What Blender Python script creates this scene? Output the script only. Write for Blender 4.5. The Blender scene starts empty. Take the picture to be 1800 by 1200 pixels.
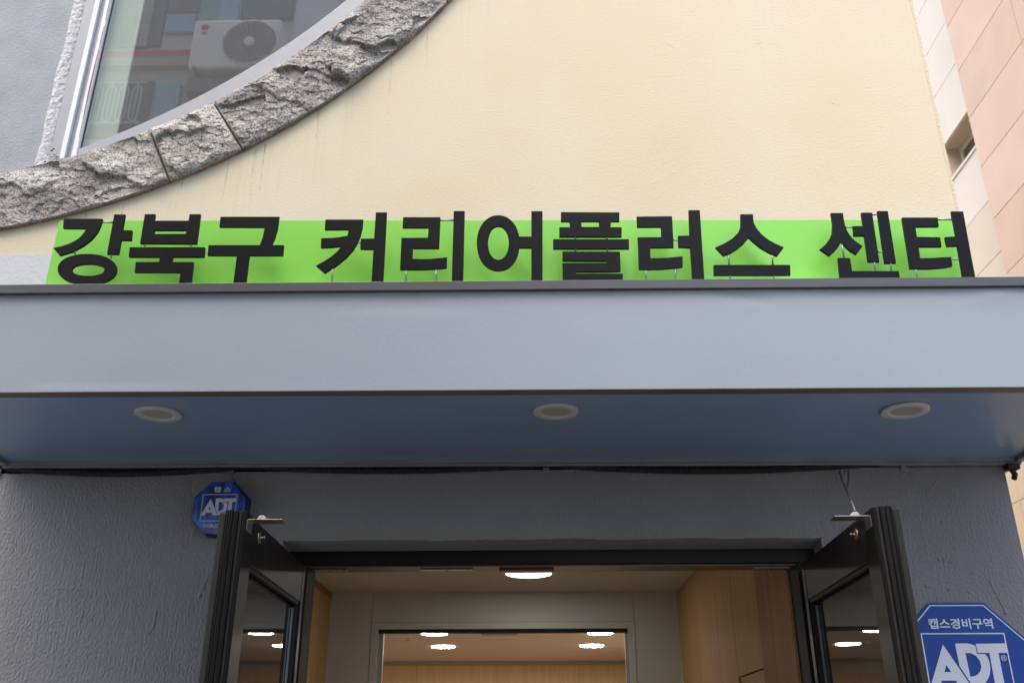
import bpy, bmesh, math, random
from mathutils import Vector, Matrix, noise
from mathutils.geometry import tessellate_polygon
random.seed(7)
SC = bpy.context.scene
COL = SC.collection
R = math.radians

# ------------------------------------------------------------------ camera
cam_d = bpy.data.cameras.new('camera'); cam = bpy.data.objects.new('camera', cam_d); COL.objects.link(cam)
SC.camera = cam
rx = Vector((0.99976403, 0.02169965, -0.00100462))    # camera right in world axes
up = Vector((0.00964522, -0.40199356, 0.91559169))
fw = Vector((-0.01946417, 0.91538533, 0.402108))
m = Matrix((rx, up, -fw)).transposed().to_4x4(); m.translation = Vector((0, -3.8, 1.5))
cam.matrix_world = m
cam_d.sensor_width = 36; cam_d.lens = 1639 / 1800 * 36
cam_d.clip_start = .05; cam_d.clip_end = 3000
cam_d.dof.use_dof = True; cam_d.dof.focus_distance = 3.55; cam_d.dof.aperture_fstop = 5.0

# ------------------------------------------------------------------ sky and sun (bright overcast)
SUN_DIR = Vector((-.25, -.38, .88)).normalized()
w = bpy.data.worlds.new('World'); SC.world = w; w.use_nodes = True
nt = w.node_tree; nt.nodes.clear()
sky = nt.nodes.new('ShaderNodeTexSky'); sky.sky_type = 'NISHITA'; sky.sun_disc = False
sky.sun_elevation = math.asin(SUN_DIR.z); sky.sun_rotation = math.atan2(SUN_DIR.x, SUN_DIR.y)
sky.air_density = 1.0; sky.dust_density = 5.0; sky.ozone_density = 1.0
bg = nt.nodes.new('ShaderNodeBackground'); bg.inputs[1].default_value = .15
wo = nt.nodes.new('ShaderNodeOutputWorld')
nt.links.new(sky.outputs[0], bg.inputs[0]); nt.links.new(bg.outputs[0], wo.inputs[0])
sd = bpy.data.lights.new('sun', 'SUN'); sd.energy = .6; sd.angle = R(70); sd.color = (1, .95, .87)
so = bpy.data.objects.new('sun', sd); COL.objects.link(so); so.rotation_euler = SUN_DIR.to_track_quat('Z', 'Y').to_euler()
so.location = (-4, -10, 14)
SC.view_settings.view_transform = 'Standard'; SC.view_settings.look = 'None'
SC.view_settings.gamma = 1; SC.view_settings.use_curve_mapping = False
SC.view_settings.exposure = 1.5

# ------------------------------------------------------------------ materials
def mat(name, col, rough=.6, metal=0, coat=0, spec=.5, var=0, vscale=3, vstretch=(1, 1, 1), bump=0, bscale=60, bstretch=(1, 1, 1),
        bump2=0, b2scale=6, b2stretch=(1, 1, 1), col2=None, detail=6, dist=.01):
    m = bpy.data.materials.new(name); m.use_nodes = True; t = m.node_tree; n = t.nodes; l = t.links
    p = n['Principled BSDF']; p.inputs['Roughness'].default_value = rough; p.inputs['Metallic'].default_value = metal
    p.inputs['Specular IOR Level'].default_value = spec; p.inputs['Coat Weight'].default_value = coat; p.inputs['Coat Roughness'].default_value = .08
    p.inputs['Base Color'].default_value = (*col, 1)
    geo = n.new('ShaderNodeNewGeometry')
    def nz(sc, st, det=detail):
        mp = n.new('ShaderNodeMapping'); mp.inputs['Scale'].default_value = st; l.new(geo.outputs['Position'], mp.inputs[0])
        x = n.new('ShaderNodeTexNoise'); x.inputs['Scale'].default_value = sc; x.inputs['Detail'].default_value = det
        l.new(mp.outputs[0], x.inputs[0]); return x
    if var:
        x = nz(vscale, vstretch); rp = n.new('ShaderNodeMapRange'); rp.inputs[1].default_value = .3; rp.inputs[2].default_value = .7
        l.new(x.outputs['Fac'], rp.inputs[0])
        mx = n.new('ShaderNodeMix'); mx.data_type = 'RGBA'
        c2 = col2 if col2 else tuple(c * (1 - var) for c in col)
        mx.inputs[6].default_value = (*c2, 1); mx.inputs[7].default_value = (*col, 1)
        l.new(rp.outputs[0], mx.inputs[0]); l.new(mx.outputs[2], p.inputs['Base Color'])
        m['mix'] = mx.name
    prev = None
    for b, sc, st in ((bump, bscale, bstretch), (bump2, b2scale, b2stretch)):
        if b:
            x = nz(sc, st, 5); bp = n.new('ShaderNodeBump'); bp.inputs['Strength'].default_value = b; bp.inputs['Distance'].default_value = dist
            l.new(x.outputs['Fac'], bp.inputs['Height'])
            if prev: l.new(prev.outputs[0], bp.inputs['Normal'])
            prev = bp
    if prev: l.new(prev.outputs[0], p.inputs['Normal'])
    return m

def emit(name, col, s):
    m = bpy.data.materials.new(name); m.use_nodes = True; p = m.node_tree.nodes['Principled BSDF']
    p.inputs['Base Color'].default_value = (.8, .8, .8, 1); p.inputs['Emission Color'].default_value = (*col, 1); p.inputs['Emission Strength'].default_value = s
    return m

def glass(name, ior=1.5, tint=(1, 1, 1), rough=0.0, veil=.02):
    m = bpy.data.materials.new(name); m.use_nodes = True; n = m.node_tree.nodes; l = m.node_tree.links; n.clear()
    o = n.new('ShaderNodeOutputMaterial'); mx = n.new('ShaderNodeMixShader'); 
    lw_ = n.new('ShaderNodeNewGeometry'); dt = n.new('ShaderNodeVectorMath'); dt.operation = 'DOT_PRODUCT'; l.new(lw_.outputs['Normal'], dt.inputs[0]); l.new(lw_.outputs['Incoming'], dt.inputs[1])
    ab = n.new('ShaderNodeMath'); ab.operation = 'ABSOLUTE'; l.new(dt.outputs['Value'], ab.inputs[0])
    iv = n.new('ShaderNodeMath'); iv.operation = 'SUBTRACT'; iv.inputs[0].default_value = 1; l.new(ab.outputs[0], iv.inputs[1])
    pw = n.new('ShaderNodeMath'); pw.operation = 'POWER'; pw.inputs[1].default_value = 5; l.new(iv.outputs[0], pw.inputs[0])
    F0 = ((ior - 1) / (ior + 1)) ** 2 * 1.9
    f = n.new('ShaderNodeMath'); f.operation = 'MULTIPLY_ADD'; f.inputs[1].default_value = 1 - F0; f.inputs[2].default_value = F0; l.new(pw.outputs[0], f.inputs[0])
    t = n.new('ShaderNodeBsdfTransparent'); t.inputs[0].default_value = (*tint, 1); g = n.new('ShaderNodeBsdfGlossy'); g.inputs['Roughness'].default_value = rough
    l.new(f.outputs[0], mx.inputs[0]); l.new(t.outputs[0], mx.inputs[1]); l.new(g.outputs[0], mx.inputs[2]); 
    df = n.new('ShaderNodeBsdfDiffuse'); df.inputs[0].default_value = (.75, .76, .75, 1); m2 = n.new('ShaderNodeMixShader'); m2.inputs[0].default_value = veil  # pale diffuse veil, the haze over the reflection put into the glass colour
    l.new(mx.outputs[0], m2.inputs[1]); l.new(df.outputs[0], m2.inputs[2]); l.new(m2.outputs[0], o.inputs[0])
    return m

def wood(name, c1, c2, rough=.7):
    m = mat(name, c1, rough, var=1, col2=c2, vscale=3.5, vstretch=(7, 7, .5), bump=.05, bscale=40, bstretch=(4, 4, .3), detail=8)
    return m

def add_streaks(m, zmax, zmin, col, amount, xs=(26, 1, .35)):
    """vertical dirt runs below an edge, faded downwards"""
    n = m.node_tree.nodes; l = m.node_tree.links; p = n['Principled BSDF']
    geo = n.new('ShaderNodeNewGeometry'); mp = n.new('ShaderNodeMapping'); mp.inputs['Scale'].default_value = xs
    l.new(geo.outputs['Position'], mp.inputs[0]); x = n.new('ShaderNodeTexNoise'); x.inputs['Scale'].default_value = 1.6; x.inputs['Detail'].default_value = 4
    l.new(mp.outputs[0], x.inputs[0]); r1 = n.new('ShaderNodeMapRange'); r1.inputs[1].default_value = .52; r1.inputs[2].default_value = .75
    l.new(x.outputs['Fac'], r1.inputs[0])
    mu = n.new('ShaderNodeMath'); mu.operation = 'MULTIPLY'; mu.inputs[1].default_value = amount; l.new(r1.outputs[0], mu.inputs[0])
    # more dirt in big patches only
    y = n.new('ShaderNodeTexNoise'); y.inputs['Scale'].default_value = 1.1; l.new(geo.outputs['Position'], y.inputs[0])
    r2 = n.new('ShaderNodeMapRange'); r2.inputs[1].default_value = .4; r2.inputs[2].default_value = .65; l.new(y.outputs['Fac'], r2.inputs[0])
    # strongest just under the stone arch, where water drips off it
    sp = n.new('ShaderNodeSeparateXYZ'); l.new(geo.outputs['Position'], sp.inputs[0])
    cb = n.new('ShaderNodeCombineXYZ'); l.new(sp.outputs[0], cb.inputs[0]); l.new(sp.outputs[2], cb.inputs[2])
    ds = n.new('ShaderNodeVectorMath'); ds.operation = 'DISTANCE'; l.new(cb.outputs[0], ds.inputs[0]); ds.inputs[1].default_value = (-3.156, 0, 7.062)
    r3 = n.new('ShaderNodeMapRange'); r3.inputs[1].default_value = 3.34; r3.inputs[2].default_value = 3.72; r3.inputs[3].default_value = 2.6; r3.inputs[4].default_value = .45; l.new(ds.outputs['Value'], r3.inputs[0])
    mu3 = n.new('ShaderNodeMath'); mu3.operation = 'MULTIPLY'; l.new(r2.outputs[0], mu3.inputs[0]); l.new(r3.outputs[0], mu3.inputs[1])
    mu2 = n.new('ShaderNodeMath'); mu2.operation = 'MULTIPLY'; l.new(mu.outputs[0], mu2.inputs[0]); l.new(mu3.outputs[0], mu2.inputs[1])
    mx = n.new('ShaderNodeMix'); mx.data_type = 'RGBA'; mx.inputs[7].default_value = (*col, 1)
    src = p.inputs['Base Color'].links[0].from_socket if p.inputs['Base Color'].links else None
    if src: l.new(src, mx.inputs[6])
    else: mx.inputs[6].default_value = p.inputs['Base Color'].default_value
    l.new(mu2.outputs[0], mx.inputs[0]); l.new(mx.outputs[2], p.inputs['Base Color'])

cream = mat('cream_stucco', (.605, .558, .435), .85, var=1, col2=(.58, .51, .36), vscale=1.1, bump=.26, bscale=55, bstretch=(1, 1, 1.6), bump2=.16, b2scale=2.6, b2stretch=(1, 1, 1.6), dist=.006)
add_streaks(cream, 5, 3, (.50, .41, .27), .22)
greyp = mat('grey_wall_paint', (.25, .256, .263), .66, var=.14, vscale=2, bump=.95, bscale=90, bstretch=(1.3, 1, .8), bump2=.38, b2scale=20, b2stretch=(3.6, 1, .14), dist=.008)
bandp = mat('pale_grey_paint', (.50, .53, .56), .75, var=.08, bump=.45, bscale=50, dist=.006)
plasterg = mat('grey_window_plaster', (.33, .355, .39), .85, var=.15, vscale=6, bump=.7, bscale=80, dist=.005)
caulk = mat('rough_white_caulk', (.62, .64, .66), .9, var=.35, vscale=60, bump=1, bscale=45, dist=.01)
facm = mat('grey_painted_sheet_metal', (.30, .345, .39), .52, var=.05, vscale=1.6, bump=.06, bscale=90, bump2=.05, b2scale=2, b2stretch=(1, 1, 2))
soffm = mat('soffit_sheet_metal', (.20, .31, .47), .24, spec=.6, var=.06, vscale=2, bump=.02, bscale=3)
trimm = mat('trim_metal', (.23, .25, .27), .45, metal=.0, var=.2, vscale=9)
capm = mat('dark_cap_metal', (.085, .087, .095), .42, metal=.2, var=.15, vscale=6)
lipm = mat('lip_metal', (.12, .115, .105), .5, var=.2, vscale=5)
green = mat('lime_green_panel', (.225, .64, .075), .38, var=.06, vscale=2.5, spec=.5)
blackl = mat('black_letter_face', (.005, .0056, .0068), .40, spec=.14, var=.3, vscale=20, bump=.03, bscale=300)
rodm = mat('rod_metal', (.28, .29, .3), .35, metal=.7)
railm = mat('pale_rail_metal', (.6, .6, .62), .3, metal=.6)
frameg = mat('grey_window_frame', (.30, .325, .36), .5, var=.06, vscale=12, bump=.05, bscale=100)
framew = mat('white_window_frame', (.70, .75, .80), .45, var=.12, vscale=25, vstretch=(1, 1, .4))
redm = mat('worn_red_sealant', (.35, .03, .045), .6, var=.5, vscale=40)
blackr = mat('black_rubber', (.012, .012, .012), .6)
doorm = mat('dark_bronze_aluminium', (.012, .011, .010), .40, metal=0, spec=.13, var=.2, vscale=5)
jambm = mat('door_jamb_paint', (.016, .015, .014), .62, spec=.25)
gaskm = mat('gasket_pile', (.018, .018, .015), .85, var=.5, vscale=60, vstretch=(4, 4, .2), bump=.3, bscale=150)
spacerm = mat('glazing_spacer', (.45, .46, .46), .4, metal=.5)
steel = mat('bracket_steel', (.32, .31, .29), .28, metal=.9)
whitep = mat('white_plastic', (.42, .42, .40), .5)
ivory = mat('ivory_lens', (.36, .36, .28), .35)
ceilm = mat('cream_ceiling', (.64, .60, .53), .8, var=.04)
iwall = mat('warm_white_wall', (.60, .615, .57), .6, var=.04)
birch = wood('birch_panel', (.60, .40, .19), (.52, .33, .15))
birchd = wood('dark_birch_panel', (.42, .23, .10), (.34, .18, .075))
carp = mat('dark_gap', (.02, .017, .014), .9)
floorm = mat('interior_floor', (.35, .28, .2), .5, var=.1)
pave = mat('grey_pavement', (.20, .197, .19), .85, var=.25, vscale=2, bump=.4, bscale=40)
pink = mat('pink_granite', (.76, .56, .42), .5, var=1, col2=(.70, .50, .37), vscale=1.5, bump=.02)
ngr = pink.node_tree
pale = mat('pale_stone', (.78, .68, .55), .55, var=1, col2=(.72, .60, .47), vscale=1.2)
joint = mat('slab_joint', (.50, .36, .27), .9)  # plain tan of the slab joints and the body behind
darkg = mat('room_dark', (.22, .22, .21), .9)
blind = mat('pale_green_blind', (.84, .93, .85), .7, var=.03)
adtb = mat('blue_sign_face', (.008, .062, .33), .45, var=.06, vscale=5, spec=.3)
adtw = mat('white_sign_print', (.72, .74, .80), .5)
oppw = mat('opposite_wall', (.55, .55, .50), .85, var=.2, vscale=.8, bump=.2, bscale=20)
oppd = mat('opposite_dark', (.15, .16, .16), .6)
teal = mat('teal_panel', (.20, .36, .35), .6)
cyan = mat('pale_blue_glazing', (.25, .42, .50), .35)
redst = mat('red_stripe_paint', (.50, .08, .07), .6)
acw = mat('ac_white', (.72, .70, .66), .45)
acg = mat('ac_grille', (.22, .22, .22), .5)
acr = mat('ac_red_mark', (.6, .02, .07), .5)
gl_win = glass('window_glass', 2.6, (.80, .86, .83), .022, .10)
gl_door = glass('door_glass', 1.6, (.6, .6, .58), .01, .03)
gl_opp = glass('opposite_glass', 1.6, (.5, .6, .6))

# granite for the arch stones
def granite(k=1.0):
    m = bpy.data.materials.new('split_granite'); m.use_nodes = True; t = m.node_tree; n = t.nodes; l = t.links; p = n['Principled BSDF']
    p.inputs['Roughness'].default_value = .85
    g = n.new('ShaderNodeNewGeometry')
    a = n.new('ShaderNodeTexNoise'); a.inputs['Scale'].default_value = 120; a.inputs['Detail'].default_value = 6; l.new(g.outputs[0], a.inputs[0])
    b = n.new('ShaderNodeTexNoise'); b.inputs['Scale'].default_value = 7; b.inputs['Detail'].default_value = 6; l.new(g.outputs[0], b.inputs[0])
    r1 = n.new('ShaderNodeValToRGB'); e = r1.color_ramp.elements
    e[0].position = .36; e[0].color = (.10, .095, .085, 1); e[1].position = .62; e[1].color = (.50, .49, .465, 1)
    e.new(.46).color = (.33, .325, .31, 1)
    for q in e: q.color = (q.color[0] * k, q.color[1] * k, q.color[2] * k, 1)
    l.new(a.outputs['Fac'], r1.inputs[0])
    r2 = n.new('ShaderNodeValToRGB'); e = r2.color_ramp.elements
    e[0].position = .36; e[0].color = (.60, .585, .55, 1); e[1].position = .6; e[1].color = (1.05, 1.02, 1, 1); l.new(b.outputs['Fac'], r2.inputs[0])
    mx = n.new('ShaderNodeMix'); mx.data_type = 'RGBA'; mx.blend_type = 'MULTIPLY'; mx.inputs[0].default_value = 1
    l.new(r1.outputs[0], mx.inputs[6]); l.new(r2.outputs[0], mx.inputs[7]); l.new(mx.outputs[2], p.inputs['Base Color'])
    bp = n.new('ShaderNodeBump'); bp.inputs['Strength'].default_value = .6; bp.inputs['Distance'].default_value = .006
    l.new(a.outputs['Fac'], bp.inputs['Height']); l.new(bp.outputs[0], p.inputs['Normal'])
    return m
gran = granite()
mortar = mat('brown_mortar', (.20, .15, .12), .9, var=.3, vscale=30)

# ------------------------------------------------------------------ mesh helpers
class MB:
    def __init__(s): s.v = []; s.f = []; s.smooth = False
    def box(s, x0, x1, y0, y1, z0, z1):
        b = len(s.v)
        s.v += [(x, y, z) for x in (x0, x1) for y in (y0, y1) for z in (z0, z1)]
        s.f += [tuple(b + i for i in q) for q in ((0, 1, 3, 2), (4, 6, 7, 5), (0, 4, 5, 1), (2, 3, 7, 6), (0, 2, 6, 4), (1, 5, 7, 3))]
        return s
    def quad(s, *p): b = len(s.v); s.v += list(p); s.f.append(tuple(range(b, b + len(p)))); return s
    def tube(s, pts, r, n=8, cap=True, radii=None):
        pts = [Vector(p) for p in pts]; b = len(s.v); k = len(pts)
        for i, p in enumerate(pts):
            d = (pts[min(i + 1, k - 1)] - pts[max(i - 1, 0)]).normalized()
            a = d.orthogonal().normalized() if abs(d.x) < .9 else Vector((0, 0, 1)).cross(d).normalized()
            if abs(d.x) < .9: a = (Vector((1, 0, 0)) - d * d.x).normalized()
            c = d.cross(a); rr = radii[i] if radii else r
            for j in range(n):
                t = 2 * math.pi * j / n; s.v.append(tuple(p + a * math.cos(t) * rr + c * math.sin(t) * rr))
        for i in range(k - 1):
            for j in range(n):
                s.f.append((b + i * n + j, b + i * n + (j + 1) % n, b + (i + 1) * n + (j + 1) % n, b + (i + 1) * n + j))
        if cap: s.f.append(tuple(b + j for j in range(n))); s.f.append(tuple(b + (k - 1) * n + j for j in reversed(range(n))))
        return s
    def lathe(s, c, prof, n=40, axis='z', cap=False):
        b = len(s.v); c = Vector(c)
        for r_, h in prof:
            for j in range(n):
                t = 2 * math.pi * j / n; q = (r_ * math.cos(t), r_ * math.sin(t), h)
                if axis == 'y': q = (q[0], q[2], q[1])
                if axis == 'x': q = (q[2], q[0], q[1])
                s.v.append(tuple(c + Vector(q)))
        for i in range(len(prof) - 1):
            for j in range(n): s.f.append((b + i * n + j, b + i * n + (j + 1) % n, b + (i + 1) * n + (j + 1) % n, b + (i + 1) * n + j))
        if cap: s.f.append(tuple(b + (len(prof) - 1) * n + j for j in range(n)))
        return s
    def poly(s, outer, holes=(), y0=0, y1=.01):
        """polygon in the xz plane extruded from y0 (front) to y1 (back)"""
        loops = [[Vector((a, 0, c)) for a, c in outer]] + [[Vector((a, 0, c)) for a, c in h] for h in holes]
        tri = tessellate_polygon(loops); flat = [p for lp in loops for p in lp]; b = len(s.v); N = len(flat)
        s.v += [(p.x, y0, p.z) for p in flat] + [(p.x, y1, p.z) for p in flat]
        for t in tri: s.f.append(tuple(b + i for i in t)); s.f.append(tuple(b + N + i for i in reversed(t)))
        o = 0
        for lp in loops:
            k = len(lp)
            for i in range(k): s.f.append((b + o + i, b + o + (i + 1) % k, b + N + o + (i + 1) % k, b + N + o + i))
            o += k
        return s
    def build(s, name, m, parent=None, bevel=0, smooth=False, seg=2, **kw):
        me = bpy.data.meshes.new(name); me.from_pydata(s.v, [], s.f)
        bm = bmesh.new(); bm.from_mesh(me); bmesh.ops.recalc_face_normals(bm, faces=bm.faces); bm.to_mesh(me); bm.free()
        me.materials.append(m)
        if smooth:
            for p in me.polygons: p.use_smooth = True
        o = bpy.data.objects.new(name, me); COL.objects.link(o)
        if parent:
            o.parent = parent; o.matrix_parent_inverse = Matrix.Translation(parent_loc(parent)).inverted()
        if bevel:
            md = o.modifiers.new('bevel', 'BEVEL'); md.width = bevel; md.segments = seg; md.limit_method = 'ANGLE'; md.angle_limit = R(40)
        for k, v_ in kw.items(): o[k] = v_
        return o
def parent_loc(p):
    v_ = Vector((0, 0, 0))
    if p.type == 'MESH': return v_          # mesh parts keep their vertices in world metres
    while p is not None: v_ += p.location; p = p.parent
    return v_
def thing(name, label, cat, loc=(0, 0, 0), group=None):
    o = bpy.data.objects.new(name, None); o.location = loc; COL.objects.link(o); o['label'] = label; o['category'] = cat
    if group: o['group'] = group
    return o
def copy_tree(o, d, parent=None, **kw):
    c = o.copy(); COL.objects.link(c)
    if parent is None: c.location = o.location + Vector(d)
    else: c.parent = parent; c.matrix_parent_inverse = o.matrix_parent_inverse.copy()
    for k, v_ in kw.items(): c[k] = v_
    for ch in [x for x in SC.objects if x.parent == o]: copy_tree(ch, d, c)
    return c
def text_mesh(body, size, offset=0, shear=0, spacing=1):
    cu = bpy.data.curves.new('lettering', 'FONT'); cu.body = body; cu.size = size; cu.offset = offset; cu.align_x = 'CENTER'; cu.align_y = 'CENTER'
    cu.extrude = .0008; cu.space_character = spacing; cu.resolution_u = 4; cu.shear = shear
    o = bpy.data.objects.new('lettering', cu); COL.objects.link(o); dg = bpy.context.evaluated_depsgraph_get(); dg.update()
    me = bpy.data.meshes.new_from_object(o.evaluated_get(dg)); bpy.data.objects.remove(o); return me
def text_obj(name, body, size, m, parent, x, y, z, width=None, height=None, **kw):
    me = text_mesh(body, size, **kw)
    xs = [v_.co.x for v_ in me.vertices]; zs = [v_.co.y for v_ in me.vertices]
    cx, cz = (min(xs) + max(xs)) / 2, (min(zs) + max(zs)) / 2
    sx = width / (max(xs) - min(xs)) if width else 1; sz = height / (max(zs) - min(zs)) if height else sx
    for v_ in me.vertices: v_.co = Vector((x + (v_.co.x - cx) * sx, y - v_.co.z, z + (v_.co.y - cz) * sz))
    me.materials.clear(); me.materials.append(m)
    o = bpy.data.objects.new(name, me); COL.objects.link(o); o.parent = parent; o.matrix_parent_inverse = Matrix.Translation(parent_loc(parent)).inverted()
    return o
CX = Vector((0, -3.8, 1.5))

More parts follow.
